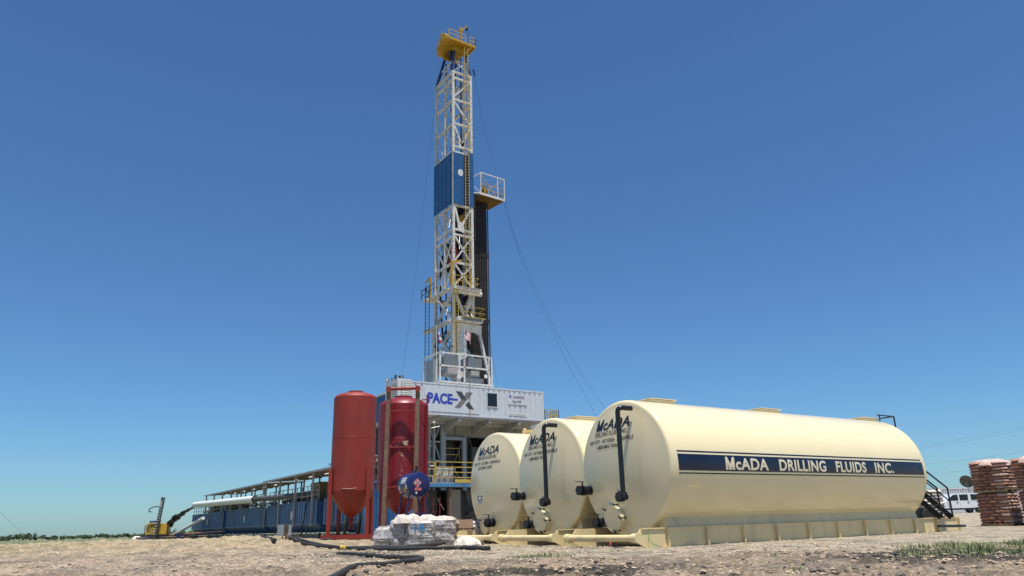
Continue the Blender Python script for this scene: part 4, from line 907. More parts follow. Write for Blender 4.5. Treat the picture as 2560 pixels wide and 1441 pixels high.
# crown
A_ = [((mx0, my0, 47.45), (33.3, 60.6, 50.7)), ((mx1, my0, 47.45), (34.7, 60.6, 50.7)), ((mx0, my1, 47.45), (33.3, 62.6, 50.7)), ((mx1, my1, 47.45), (34.7, 62.6, 50.7))]
for a, b in A_: MB().bar(a, b, .22).build('crown_leg', 'darkblue', ms, smooth=False)
mb = MB()
for i, j in ((0, 1), (2, 3), (0, 2), (1, 3)):
    a0, a1 = map(Vector, A_[i]); b0_, b1 = map(Vector, A_[j]); mb.bar(a0.lerp(a1, .5), b0_.lerp(b1, .5), .09); mb.bar(a0, b0_.lerp(b1, .55), .08); mb.bar(b0_, a0.lerp(a1, .55), .08)
mb.build('crown_brace', 'mastwhite', ms, smooth=False)
cr = MB().prism([(31.9, 59.6, 51.1), (35.6, 59.65, 51.1), (35.6, 61.3, 51.1), (33.6, 63.1, 51.1), (32.6, 63.2, 51.1), (31.6, 60.3, 51.1)], (0, 0, .28)).build('crown_deck', 'crown', ms, smooth=False)
mb = MB()
for i in range(6): x = 32.6+i*.55; mb.box(x, x+.10, 59.75, 61.6, 50.93, 51.098)
mb.box(33.0, 34.9, 60.4, 60.65, 50.45, 51.09).box(33.0, 34.9, 62.3, 62.55, 50.45, 51.09).box(33.6, 34.3, 60.7, 61.2, 50.0, 50.9); mb.build('crown_beam', 'crown', ms, smooth=False)
mb = MB()
for i in range(5): mb.tube((33.2+.3*i, 61.6, 50.75), (33.32+.3*i, 61.6, 50.75), .42, 20)
mb.each('sheave', 'dgrey', ms)
mb = MB().tube((31.9, 60.5, 51.8), (32.5, 60.5, 51.8), .36, 20).tube((32.2, 62.4, 51.5), (32.5, 62.4, 51.5), .28, 16); mb.each('sheave', 'crown', ms)
mb = MB(); rail(mb, [(32.2, 59.68, 51.38), (34.3, 59.68, 51.38)], 1.0, .9, .03); rail(mb, [(34.8, 59.68, 51.38), (35.55, 59.7, 51.38), (35.55, 61.2, 51.38)], .95, .8, .03); rail(mb, [(31.75, 60.4, 51.38), (32.5, 63.1, 51.38)], .9, .8, .03); mb.build('railing', 'yellow', cr, smooth=False)
MB().bar((34.0, 60.2, 51.38), (34.0, 60.2, 53.3), .16).box(33.75, 34.2, 60.1, 60.3, 53.0, 53.5).bar((34.05, 60.2, 53.1), (34.75, 60.2, 54.05), .12).build('crane_post', 'crown', cr, smooth=False)
bl = MB().lathe([(.01, 53.45), (.16, 53.5), (.18, 53.65), (.05, 53.8), (.03, 54.1)], (34.75, 60.2, 0), 'z', 16).build('beacon', 'darkblue', cr)
MB().bar((34.75, 59.7, 51.38), (34.75, 59.7, 53.0), .06).build('lightning_rod', 'dgrey', cr, smooth=False)
MB().bar((35.55, 59.9, 47.6), (35.35, 59.9, 48.4), .14).build('hoist_block', 'darkblue', ms, bevel=.03)
# racking board
rb = MB().prism([(35.9, 59.75, 33.45), (39.0, 60.05, 33.45), (38.75, 62.75, 33.45), (36.5, 62.4, 33.45)], (0, 0, .05)).build('racking_board', 'olive', ms, smooth=False)
mb = MB()
for i in range(14): t_ = i/13; a = Vector((35.95, 59.8, 33.40)).lerp(Vector((38.95, 60.05, 33.40)), t_); b = Vector((36.5, 62.4, 33.40)).lerp(Vector((38.7, 62.7, 33.40)), t_); mb.bar(a, b, .07, .09)
mb.each('finger', 'yellow_shaded', rb, smooth=False)
MB().bar((35.75, 59.70, 33.52), (39.1, 60.0, 33.52), .08, .24).bar((39.02, 60.0, 33.52), (38.75, 62.8, 33.52), .08, .2).bar((36.4, 62.45, 33.5), (38.75, 62.8, 33.5), .08, .22).bar((35.2, 60.2, 33.6), (36.1, 59.8, 33.6), .1, .14).bar((37.0, 62.9, 32.95), (38.4, 63.1, 32.95), .3, .18).build('board_frame', 'white', rb, smooth=False)
mb = MB()
cs = [(36.0, 59.76), (38.2, 59.93), (39.08, 60.0), (38.8, 62.6)]
for x, y in cs: mb.bar((x, y, 33.6), (x, y, 35.95), .09)
mb.bar((35.95, 59.76, 35.95), (39.12, 60.0, 35.95), .09).bar((39.08, 60, 35.95), (38.8, 62.6, 35.95), .08).bar((36.0, 59.76, 35.95), (35.15, 60.6, 35.3), .08).bar((36.0, 59.8, 33.7), (35.2, 60.3, 34.6), .06); mb.build('cage', 'white', rb, smooth=False)
mb = MB()
for z in (34.2, 34.75): mb.bar((36.05, 59.8, z), (39.05, 60.03, z), .05); mb.bar((39.04, 60.03, z), (38.8, 62.6, z), .05); mb.bar((36.2, 62.4, z), (38.8, 62.7, z), .05)
mb.bar((36.1, 59.78, 35.7), (37.9, 59.9, 33.7), .06).bar((36.2, 62.3, 33.6), (36.2, 62.3, 34.8), .06); mb.build('railing', 'yellow', rb, smooth=False)
mb = MB().box(36.8, 37.3, 60.4, 60.9, 33.6, 34.7).bar((36.3, 60.4, 34.9), (37.3, 60.5, 34.6), .14); mb.build('racking_arm', 'crown', rb, bevel=.02)
mb = MB()
for i in range(7): x = 36.2+i*.42; mb.bar((x, 60.3, 33.6), (x+.05, 60.3, 34.1+random.random()*.8), .07)
mb.each('control_post', 'dgrey', rb, smooth=False)
# drill pipe standing in the derrick
p0 = None
for r in range(3):
    for i in range(19):
        x = 34.15+i*.195+r*.06; y = 61.2+r*.62
        if x > 37.75 or (r == 0 and x < 35.3): continue
        if p0 is None:
            bx_, by_ = x, y
            p0 = thing('drill_pipe', 'long dark drill pipe standing upright beside the mast under the racking board', 'pipe', (x, y, 12.7), 'drill pipe racked beside the mast')
            MB().tube((x, y, 12.7), (x, y, 34.0), .062, 8).build('pipe_body', 'drill', p0); mb = MB()
            for z in (12.75, 19.9, 27.0, 33.8): mb.tube((x, y, z), (x, y, z+.5), .082, 8)
            mb.each('tool_joint', 'drill', p0)
        else: dup(p0, (x-bx_, y-by_, random.uniform(-.05, .22)))

# ------------------------------------------------------------------ cabin-top platform with cabinets
pf = thing('roof_platform', 'white tube-framed platform on the cabin roof around the mast foot', 'platform', (32.5, 57.5, 12.47))
MB().box(29.7, 35.4, 56.95, 60.4, 12.72, 12.86).box(29.9, 35.2, 57.1, 60.3, 12.48, 12.70).build('deck', 'mastwhite', pf, smooth=False)
mb = MB()
for x, y in ((29.83, 57.0), (32.32, 57.0), (34.9, 57.0), (35.35, 57.25), (29.83, 60.2)): mb.bar((x, y, 12.87), (x, y, 15.42), .13)
for z in (15.42, 14.25): mb.bar((29.77, 57, z), (34.95, 57, z), .13)
mb.bar((29.83, 57, 15.42), (29.83, 60.2, 15.42), .13).bar((34.9, 57, 15.42), (35.35, 57.25, 15.42), .11).bar((30.2, 57.0, 15.2), (30.9, 60, 15.2), .08); mb.build('tube_frame', 'white', pf, smooth=False)
def cabinet(x0, x1, y0, y1, z0, z1, m, label):
    c = thing('equipment_cabinet', label, 'cabinet', (x0, y0, z0)); MB().box(x0, x1, y0, y1, z0, z1).build('housing', 'dgrey2' if m == 'grey' else m, c, bevel=.02)
    MB().box(x0+.06, x0+(x1-x0)*.42, y0-.02, y0-.002, z0+.08, z1-.08).box(x0+(x1-x0)*.46, x1-.06, y0-.02, y0-.002, z0+.08, z0+(z1-z0)*.55).each('door', m if m != 'grey' else 'dgrey2', c, smooth=False); return c
cabinet(30.6, 32.1, 57.7, 58.9, 14.45, 15.45, 'grey', 'dark grey sheet metal cabinet hung at the upper left of the roof platform')
cabinet(33.0, 34.6, 57.7, 58.9, 14.3, 15.4, 'grey', 'dark grey sheet metal cabinet hung at the upper right of the roof platform')
cabinet(30.9, 31.9, 57.5, 58.8, 13.6, 14.25, 'post', 'pale box under the left cabinet of the roof platform')
cabinet(31.9, 32.3, 57.6, 58.6, 12.9, 14.1, 'white', 'narrow white box left of the centre post of the roof platform')
cabinet(33.3, 34.2, 57.5, 58.6, 13.5, 14.15, 'post', 'pale box under the right cabinet of the roof platform')
cabinet(32.5, 34.6, 57.4, 58.4, 12.9, 13.5, 'grey', 'low grey cabinet along the foot of the roof platform')
fl = thing('floodlight', 'round floodlight hanging at the right end of the roof platform', 'lamp', (34.6, 57.1, 13.6))
MB().tube((34.6, 57.25, 13.65), (34.6, 57.05, 13.62), .24, 24).bar((34.6, 57.2, 13.8), (34.6, 57.2, 14.2), .05).build('housing', 'black', fl); MB().tube((34.6, 57.045, 13.619), (34.6, 57.03, 13.618), .18, 24).build('lens', 'chrome', fl)
solo(MB().box(30.0, 30.5, 58.6, 60.1, 12.87, 15.1), 'tall_cabinet', 'grey', 'tall grey cabinet at the left corner behind the roof platform frame', 'cabinet', bevel=.02)
hp = thing('hydraulic_unit', 'dark pipe clutter on the roof behind the air conditioner', 'machine', (27, 59, 12))
mb = MB()
for i in range(14): x = 26.3+random.random()*2.2; mb.tube((x, 59.2+random.random(), 12.2), (x+random.uniform(-.3, .3), 59.3+random.random(), 12.8+random.random()*.8), random.uniform(.05, .16), 8)
mb.build('pipework', 'dgrey', hp); MB().box(27.8, 29.4, 59.4, 60.2, 12.3, 13.15).build('blue_housing', 'blue', hp, bevel=.03)

# flags
def flag(x, y, zt, label, kind):
    f_ = thing('flag', label, 'flag', (x, y, 12.9)); MB().tube((x, y, 12.9), (x, y, zt+.25), .045, 8, r2=.025).build('flag_pole', 'white', f_)
    def cloth(name, m, a0, a1, s0, s1):
        n = 8; k = 5; vs_ = []
        for i in range(n+1):
            for j in range(k+1):
                s = s0+(s1-s0)*i/n; a = a0+(a1-a0)*j/k
                # s along the fly, a down the hoist; the flag droops
                if kind == 'us': px_ = x+.03+s*.50; pz = zt-a*.85-s*.38; py_ = y+.16*math.sin(s*5+a*1.5)*min(1, s*2)
                else: px_ = x+.03+s*.32; pz = zt-a*.65-s*.58; py_ = y+.12*math.sin(s*7+a*2)*min(1, s*2)
                vs_.append((px_, py_-.001, pz))
        mb = MB().add(vs_, [(i*(k+1)+j, (i+1)*(k+1)+j, (i+1)*(k+1)+j+1, i*(k+1)+j+1) for i in range(n) for j in range(k)]); mb.build(name, m, f_)
    if kind == 'us':
        for q in range(13):
            a = q/13; m = 'flagred' if q % 2 == 0 else 'flagwhite'
            cloth('flag_stripe', m, a, a+1/13, .4 if q < 7 else 0, 1.35)
        cloth('flag_canton', 'flagblue', 0, 7/13, 0, .4)
    else:
        cloth('flag_band', 'flagblue', 0, 1, 0, .45); cloth('flag_band', 'flagwhite', 0, .5, .45, 1.35); cloth('flag_band', 'flagred', .5, 1, .45, 1.35)
flag(29.66, 57.35, 17.65, 'blue, white and red flag drooping from the left white pole on the cabin roof', 'tx')
flag(32.55, 57.30, 17.9, 'striped red and white flag on the pole in front of the drill pipes', 'us')

# guy lines
def guy(pts, label, r=.010, y=60): solo(MB().path([at(u, v, y=y) if len(p) == 0 else p for (u, v, *p) in pts], r, 5), 'guy_line', 'wire', label, 'cable', group='guy lines of the mast')
guy([(1097, 142), (1083, 300), (1058, 520), (1037, 700), (1020, 830), (1004, 945)], 'thin steel line running from the crown down left to the cabin roof')
guy([(1184, 180), (1212, 330), (1242, 440), (1262, 520), (1300, 640), (1350, 765), (1420, 910), (1487, 1035), (1560, 1150)], 'long guy line sweeping down right from the crown, the left one of the pair')
guy([(1262, 500), (1285, 590), (1330, 700), (1390, 830), (1450, 930), (1505, 1010), (1600, 1150)], 'guy line from the racking board down to the right, right one of the pair')
guy([(1211, 770), (1228, 870), (1242, 960)], 'short guy line close to the right side of the drill pipes', y=62)
cg = thing('cage_ladder', 'yellow caged landing beyond the right end of the cabin', 'railing', (45, 62, 10))
mb = MB(); rail(mb, [(42, 62, 10.85), (44.7, 62, 10.85), (46.45, 62, 10.85), (46.45, 63.5, 10.85)], 1.0, .35, .03); rail(mb, [(44.7, 63.5, 10.85), (46.45, 63.5, 10.85)], 1.0, .35, .03); mb.build('railing', 'yellow', cg, smooth=False)
MB().box(41.8, 46.5, 62, 63.5, 10.6, 10.84).build('deck', 'post', cg, smooth=False)
for x, y in ((46.3, 62.1), (42.2, 62.1), (46.3, 63.4)): MB().box(x, x+.12, y, y+.12, 0, 10.59).build('post', 'post', cg, smooth=False)

# ------------------------------------------------------------------ mud tank line
MX = 19.75; SEC = [(107.3, 89.6, 'far left'), (88.2, 73.6, 'second from the left'), (72.2, 58.2, 'third from the left'), (56.6, 47.6, 'nearest, behind the brick red silo')]
for i, (ya_, yb_, w_) in enumerate(SEC):
    t = thing('mud_tank', 'long blue ribbed mud tank, %s of four' % w_, 'mud tank', (MX, yb_, 0), 'blue mud tanks in a row')
    corr(MB(), yb_, ya_, 1.15, 2.78, lambda a, d, z: (MX-.02+d, a, z), .62, .10, .34).build('side_wall', 'mudblue', t, smooth=False)
    MB().prism([(MX+.03, yb_, 2.75), (MX+.03, yb_, 1.12), (MX+.75, yb_, .42), (MX+3.6, yb_, .42), (MX+3.6, yb_, 2.75)], (0, ya_-yb_, 0)).build('body', 'mudblue', t, smooth=False)
    MB().box(MX-.06, MX+.0, yb_, ya_, 1.02, 1.13).box(MX-.06, MX+.3, yb_, ya_, 2.79, 2.86).build('rail_trim', 'mudblue', t, smooth=False)
    MB().box(MX+.1, MX+.35, yb_-.3, ya_+.3, -.0, .36).build('skid', 'dgrey', t, smooth=False)
    MB().box(MX+.0, MX+.06, yb_-.3, ya_+.3, .30, .365).build('skid_flange', 'post', t, smooth=False)
    mb = MB()
    k = int((ya_-yb_)/1.1)
    for j in range(k): y = yb_+.4+j*1.1; mb.box(MX+.42, MX+.50, y, y+.08, .36, .9)
    mb.each('stiffener', 'mudblue', t, smooth=False)
    mb = MB(); n_ = int((ya_-yb_)/1.5); rail(mb, [(MX+.12, yb_+.1, 2.86), (MX+.12, ya_-.1, 2.86)], 1.15, 1.4, .028, 2); mb.build('railing', 'olive' if i % 2 else 'post', t, smooth=False)
    sg2 = MB().box(MX-.075, MX-.065, (ya_+yb_)/2-1.0, (ya_+yb_)/2-.55, 1.5, 2.15).build('sign', 'sticker', t, smooth=False)
    mb = MB(); random.seed(40+i)
    for j in range(int((ya_-yb_)/1.3)):
        y = yb_+.8+j*1.3; h_ = random.uniform(.25, .75); x = MX+random.uniform(.6, 2.4)
        if random.random() < .5: mb.box(x, x+.5, y, y+.5, 2.75, 2.86+h_)
        else: mb.tube((x, y, 2.75), (x, y, 2.95+h_), random.uniform(.08, .25), 12)
    mb.each('pump_motor', 'dgrey', t, smooth=False)
    mb = MB().tube((MX+1.2, yb_+.6, 3.2), (MX+1.2, ya_-.6, 3.2), .12, 12); mb.build('header_pipe', 'olive' if i != 1 else 'pipewhite', t)
# canopies
for i, (ya_, yb_, zr, lab) in enumerate(((99.5, 73.2, 4.92, 'far half of the brown sheet canopy over the mud tanks'), (73.0, 54.4, 5.02, 'middle brown sheet canopy over the mud tanks'), (55.0, 47.6, 5.26, 'raised sheet canopy over the mud tank nearest the brick red silo'))):
    t = thing('canopy', lab, 'canopy', (MX, yb_, 0), 'canopies over the mud tanks')
    MB().prism([(MX-.35, yb_, zr), (MX-.35, yb_, zr+.06), (MX+3.9, yb_, zr+.30), (MX+3.9, yb_, zr+.24)], (0, ya_-yb_, 0)).build('roof', 'roofing', t, smooth=False)
    MB().box(MX-.38, MX-.352, yb_, ya_, zr-.06, zr+.08).build('edge_trim', 'post', t, smooth=False)
    k = round((ya_-yb_)/4.2)
    for j in range(k+1):
        y = yb_+.3+j*(ya_-yb_-.6)/k
        MB().bar((MX-.1, y, .9 if i == 1 else 2.87), (MX-.1, y, zr), .14).build('post', 'post', t, smooth=False)
        MB().bar((MX+3.5, y, 2.8), (MX+3.5, y, zr+.2), .12).build('post', 'dgrey', t, smooth=False)
    mb = MB()
    for j in range(k*2): y = yb_+1+j*(ya_-yb_-1)/(k*2); mb.bar((MX-.3, y, zr-.03), (MX+3.85, y, zr+.21), .06, .09)
    mb.each('rafter', 'post', t, smooth=False)
    for j in range(k): y = yb_+2+j*4.1; tube_light((MX+1.6, y, zr+.02), (MX+1.6, y+.9, zr+.02), t)
tag(MB().box(MX-.2, MX+2.5, 52, 53, 5.45, 5.62).build('roof_sheet', 'sticker', smooth=False), 'white flat panel lying on the raised canopy', 'panel')
# things standing on the mud tanks
def big(name, x0, x1, y0, y1, z0, z1, m, label, cat):
    t = thing(name, label, cat, (x0, y0, z0)); MB().box(x0, x1, y0, y1, z0, z1).build('housing', m, t, bevel=.04); MB().box(x0-.03, x0-.005, y0+.12, (y0+y1)/2-.05, z0+.12, z1-.12).box(x0-.03, x0-.005, (y0+y1)/2+.05, y1-.12, z0+.12, z1-.12).build('door', m, t, smooth=False); return t
big('shaker_unit', MX+.5, MX+2.0, 59.3, 61.6, 2.8, 4.3, 'olive', 'olive yellow upright machine housing on the mud tank under the canopy', 'machine')
big('equipment_box', MX+.6, MX+1.8, 48.2, 49.2, 2.87, 4.0, 'grey', 'grey box on the mud tank beside the brick red silo', 'box')
big('equipment_box', MX+1.0, MX+2.4, 91, 98, 2.87, 3.75, 'dgrey', 'dark low machinery box on the far end of the mud tanks', 'box')
big('centrifuge', MX+1.0, MX+2.2, 66.5, 69.0, 2.87, 3.35, 'dgrey', 'dark squat centrifuge on the third mud tank', 'machine')
hh_ = thing('horizontal_drum', 'white horizontal drum lying on the nearest mud tank', 'drum', (MX+1.5, 49, 3)); MB().tube((MX+2.6, 47.8, 3.25), (MX+2.6, 54.2, 3.25), .33, 24).build('barrel', 'pipewhite', hh_); MB().box(MX+2.4, MX+2.8, 48.5, 48.7, 2.8, 3.0).box(MX+2.4, MX+2.8, 53.5, 53.7, 2.8, 3.0).each('saddle', 'dgrey', hh_)
# hoses draped over the tank wall
for k, (y, lab) in enumerate(((50.6, 'black hose draped over the nearest mud tank wall, the left one'), (48.2, 'black hose draped over the nearest mud tank wall, the right one'), (60.3, 'thin black hose over the wall of the third mud tank'))):
    r = .11 if k < 2 else .05
    solo(MB().path([(MX+1.2, y-1.2, 3.6-.3*k), (MX+.4, y-.5, 3.25), (MX-.05, y-.05, 2.98), (MX-.17, y+.1, 2.6), (MX-.18, y+.3, 1.6), (MX-.15, y+.9, .8), (MX-.1, y+1.3, .25), (MX-.3, y+1.4, .1)], r, 10), 'draped_hose', 'dull_black', lab, 'hose')
# white flow pipe with cuttings gushing out
fpz = thing('flow_pipe', 'large white pipe jutting from the mud tanks and spilling cuttings', 'pipe', (18.5, 72, 3.5))
pa = Vector((18.5, 100.0, 3.90)); pb = Vector((18.5, 72.0, 3.45))
mb = MB(); mb.path([pa, pa.lerp(pb, .3), pa.lerp(pb, .7), pb], .33, 28, cap=False).path([pb, pa], .30, 28, cap=False); mb.build('pipe_body', 'pipewhite', fpz)
MB().path([pb, (19.2, 68, 3.42), (20.6, 62, 3.45)], .24, 20).build('grey_extension', 'dgrey', fpz)
mb = MB()
for y in (92, 80, 72.5): z = 3.45+(y-72)/28*.45; mb.bar((18.5, y, z-.33), (18.9+.9, y, 2.85), .08)
mb.each('support', 'dgrey', fpz, smooth=False)
st_ = []
P0 = Vector((18.5, 100.1, 3.62)); E0 = Vector((16.3, 112.5, 0)); SD = Vector((E0.x-P0.x, E0.y-P0.y, 0)); random.seed(5); mb = MB()
for i in range(520):
    t_ = random.random(); spread = .06+.6*t_**.8; x = t_*SD.length; z = -3.1*(t_**1.5)-.45*t_
    c = P0+SD*t_+Vector((random.gauss(0, spread*.35), random.gauss(0, spread*.4), z+random.gauss(0, spread*.36)))
    s = random.uniform(.06, .15+.16*t_); k = 5; d1 = (SD.normalized()*.95+Z0*(-.12-.6*t_)).normalized()
    a = Vector((random.uniform(-1, 1), random.uniform(-1, 1), random.uniform(-1, 1))).normalized()*s; e = d1*s*random.uniform(1.5, 3.4)
    b = a.cross(d1).normalized()*s*.8
    mb.add([c-e, c+a, c+b, c-a, c-b, c+e], [(0, 1, 2), (0, 2, 3), (0, 3, 4), (0, 4, 1), (5, 2, 1), (5, 3, 2), (5, 4, 3), (5, 1, 4)])
ck = mb.build('cuttings_stream', 'mud'); tag(ck, 'dark wet cuttings arcing down from the mouth of the white flow pipe', 'cuttings', kind='stuff')
mb = MB(); mb.lathe([(.001, .5), (.8, .35), (1.6, .12), (2.4, -.1)], (16.0, 113.0, 0), 'z', 20); tag(mb.build('cuttings_pile', 'mud'), 'small dark pile of cuttings where the stream lands', 'pile')
dp = solo(MB().path([at(424, 1344, x=18.0), at(508, 1296, x=19.2)], .19, 20), 'discharge_pipe', 'pipewhite', 'white pipe sloping from the far mud tank down to the ground', 'pipe')
# rusty and red pipes on the ground
solo(MB().tube(at(340, 1345.5, z=.18), at(600, 1338.5, z=.25), .10, 12), 'rusty_pipe', 'rustpipe', 'rusty brown pipe lying along the ground left of the mud tanks', 'pipe')
solo(MB().tube((17.9, 112, .42), (18.6, 84, .72), .09, 12), 'red_pipe', 'pinkpipe', 'faded red pipe lying low in front of the far mud tank', 'pipe')
solo(MB().box(17.5, 18.8, 103, 106, .0, .62), 'blue_bin', 'darkblue', 'small blue bin on the ground between the white sloping pipe and the mud tanks', 'bin', bevel=.05)
# yellow machine with upright elevator
mc = thing('yellow_machine', 'yellow engine-housed machine at the far left with a dark upright conveyor', 'machine', (15, 104, 0))
def loc(a, b, z): p = at(392, 1337, w=94); return Vector((p.x+vx*a+fx_*b, p.y+vy*a+fy_*b, z))
def obox(mb, a0, a1, b0, b1, z0, z1):
    pts = [loc(a, b, z) for z in (z0, z1) for a, b in ((a0, b0), (a1, b0), (a1, b1), (a0, b1))]
    return mb.add(pts, [(0, 3, 2, 1), (4, 5, 6, 7), (0, 1, 5, 4), (1, 2, 6, 5), (2, 3, 7, 6), (3, 0, 4, 7)])
obox(MB(), -1.5, 1.4, 0, .7, .55, 1.90).build('engine_housing', 'machine', mc, bevel=.05)
mb = MB()
for a in (-.85, -.62): obox(mb, a, a+.07, -.05, -.003, .7, 1.85)
obox(mb, 1.3, 1.34, -.05, -.003, .6, 1.8); mb.build('door_bar', 'rustpipe', mc, smooth=False)
obox(MB(), -1.2, 1.2, .05, .65, .05, .54).build('undercarriage', 'dgrey', mc, bevel=.05)
obox(MB(), -1.1, .1, .1, .6, 1.92, 2.15).build('roof_box', 'pipewhite', mc, bevel=.05)
mb = MB(); obox(mb, -1.15, .15, .05, .65, 2.16, 2.26); obox(mb, -1.15, -1.08, .05, .12, 1.9, 2.155); mb.build('roof_rim', 'darkblue', mc, smooth=False)
MB().bar(loc(-1.75, .3, .3), loc(-1.75, .3, 1.75), .1).build('exhaust', 'rustpipe', mc, smooth=False)
el = MB().bar(loc(-.05, -.5, .3), loc(.42, -.5, 5.15), .14, .30, up=F0).build('elevator_mast', 'dgrey', mc, smooth=False)
MB().bar(loc(.22, -.5, .3), loc(.69, -.5, 5.1), .10, .26, up=F0).build('elevator_rail', 'dgrey', mc, smooth=False)
mb = MB()
for i in range(13): t_ = i/12; mb.bar(loc(-.1+.42*t_, -.7, .6+4.0*t_), loc(.14+.42*t_, -.7, .62+4.0*t_), .05, .16)
mb.build('elevator_flight', 'post', mc, smooth=False)
MB().bar(loc(.34, -.62, 4.0), loc(.40, -.62, 4.62), .34, .16, up=F0).build('elevator_head', 'sticker', mc, smooth=False)
MB().path([loc(.3, -.5, 3.95), loc(-.3, -.5, 4.0), loc(-.8, -.5, 3.9), loc(-1.15, -.5, 3.65), loc(-1.1, -.5, 3.4), loc(-.75, -.5, 3.35)], .07, 8).build('hose_arm', 'dgrey', mc)
solo(MB().lathe([(.001, .42), (.3, .40), (.5, .25), (.6, .02)], at(343, 1340, w=100)[:2]+(0,) if False else (at(343, 1340, w=100).x, at(343, 1340, w=100).y, 0), 'z', 14), 'tarp_bundle', 'sticker', 'pale bundle on the ground at the left of the yellow machine', 'bundle')

# ------------------------------------------------------------------ hoses on the ground
def hose(pts, r, label, m='dull_black', extra=None):
    t = thing('ground_hose', label, 'hose', (pts[0][0], pts[0][1], 0)); P_ = []
    for i in range(len(pts)-1):
        a = Vector(pts[max(0, i-1)]); b = Vector(pts[i]); c = Vector(pts[i+1]); d = Vector(pts[min(len(pts)-1, i+2)])
        for k in range(10):
            s = k/10; q = .5*((2*b)+(c-a)*s+(2*a-5*b+4*c-d)*s*s+(3*b-a-3*c+d)*s**3); P_.append(q)
    P_.append(Vector(pts[-1])); L_ = []
    for q in P_: L_.append((q.x, q.y, float(gh(q.x, q.y))))
    zz = np.array([p[2] for p in L_]); kk = np.ones(13)/13; zz = np.convolve(np.pad(zz, 6, mode='edge'), kk, 'valid')+r*.95; L_ = [(p[0], p[1], float(z_)) for p, z_ in zip(L_, zz)]
    MB().path(L_, r, 14).build('hose_body', m, t); return t, L_
hose([(3.1, 9.2), (3.75, 10.4), (4.55, 11.75), (5.4, 12.8), (6.4, 13.75), (7.0, 14.2), (7.35, 15.0), (7.2, 16.2), (7.4, 18.0), (7.6, 20.5)], .047, 'thick black hose curving across the foreground dirt')
h2, L2 = hose([(10.8, 17.8), (10.9, 19.2), (10.1, 20.4), (9.5, 21.6), (9.4, 23.8), (9.4, 27.5), (9.6, 32)], .06, 'black hose with open end beside the far left tank')
h3, L3 = hose([(12.9, 24.3), (11.6, 23.4), (10.6, 23.2), (9.9, 24.0), (9.5, 25.2), (9.2, 27.5), (9.3, 30), (9.9, 34)], .055, 'black hose running left from the tank skids past the sacks')
g = at(858, 1366, z=.12); g.z = .08; fit = MB().tube(g-R0*.09, g+R0*.09, .06, 16).tube(g-R0*.025, g+R0*.025, .085, 16).bar(g, g+Z0*.11, .03); solo(fit, 'hose_coupling', 'yellow', 'yellow coupling joining two black hoses on the gravel', 'coupling')
hose([(10.0, 35.5), (11.6, 38.5), (13.6, 41.5), (15.6, 43.2)], .09, 'black hose rising toward the foot of the brick red silo')
hose([(8.3, 29), (8.6, 33), (9.0, 38), (9.2, 44), (9.8, 50)], .07, 'black hose lying along the ground toward the mud tanks')
hose([(9.6, 31), (11.5, 36), (14.0, 44), (16.5, 52), (18.5, 62)], .07, 'black hose running beside the mud tank skids')
g = at(610, 1368, z=.1); wt = thing('hose_elbow', 'black flanged hose elbow on the dirt below the mud tanks', 'hose fitting', g); MB().tube(g-R0*.06+Z0*.06, g+R0*.02+Z0*.06, .13, 20).path([g+Z0*.06, g+R0*.4+Z0*.02, g+R0*.9-Z0*.02, g+R0*1.7], .08, 12).build('elbow', 'dull_black', wt)
# electrical panel on a post
g = at(714, 1362, w=29); g.z = 0
ep = thing('electrical_panel', 'pair of grey electrical boxes on a rusty post in front of the mud tanks', 'electrical panel', g)
MB().bar(g, g+Z0*.9, .07).build('post', 'rustpipe', ep, smooth=False); MB().bar(g+Z0*.62-R0*0, g-R0*.42-Z0*0+Z0*.0, .03).build('brace', 'rustpipe', ep, smooth=False)
q = g-R0*.22; MB().bar(q+Z0*.45, q+Z0*.88, .26, .14, up=F0).build('box', 'grey', ep, bevel=.01); q = g+R0*.14; MB().bar(q+Z0*.46, q+Z0*.86, .10, .12, up=F0).build('box', 'post', ep, bevel=.01)
solo(MB().bar(at(560, 1372, z=.08), at(470, 1378, z=.05), .12, .05), 'wooden_plank', 'brown', 'brown plank lying on the dirt at the lower left', 'plank')
solo(MB().bar(at(560, 1372, z=.08)+F0*-2, at(640, 1366, z=.05)+F0*-2, .08, .04), 'thin_stick', 'brown', 'thin brown stick on the dirt below the mud tanks', 'stick')

# ------------------------------------------------------------------ sacks
def sack_mesh(mb, c, lx, ly, lz, ang=0, seed=0, nx=9, ny=7, full=5):
    rr = random.Random(seed); o = len(mb.v); ca, sa = math.cos(ang), math.sin(ang); ph = rr.uniform(0, 6); top = []; bot = []
    for side_ in (1, -1):
        for i in range(nx):
            for j in range(ny):
                u = -1+2*i/(nx-1); v = -1+2*j/(ny-1); h = (max(0, 1-abs(u)**full)**.34)*(max(0, 1-abs(v)**full)**.34)
                x = u*lx/2*(1-.04*v*v); y = v*ly/2*(1-.05*u*u); z = side_*lz/2*h+(.012*math.sin(7*u+ph)+.012*math.sin(9*v+ph*2))*h+(.0 if h > 0 else rr.uniform(-.01, .01))*(1 if side_ > 0 else 1)
                if h == 0: z = .012*math.sin(9*(u+v)+ph)
                mb.v.append(Vector((c[0]+x*ca-y*sa, c[1]+x*sa+y*ca, c[2]+z)))
    n = nx*ny
    for s in range(2):
        for i in range(nx-1):
            for j in range(ny-1):
                a = o+s*n+i*ny+j; mb.f.append((a, a+ny, a+ny+1, a+1) if s == 0 else (a+1, a+ny+1, a+ny, a))
    return mb
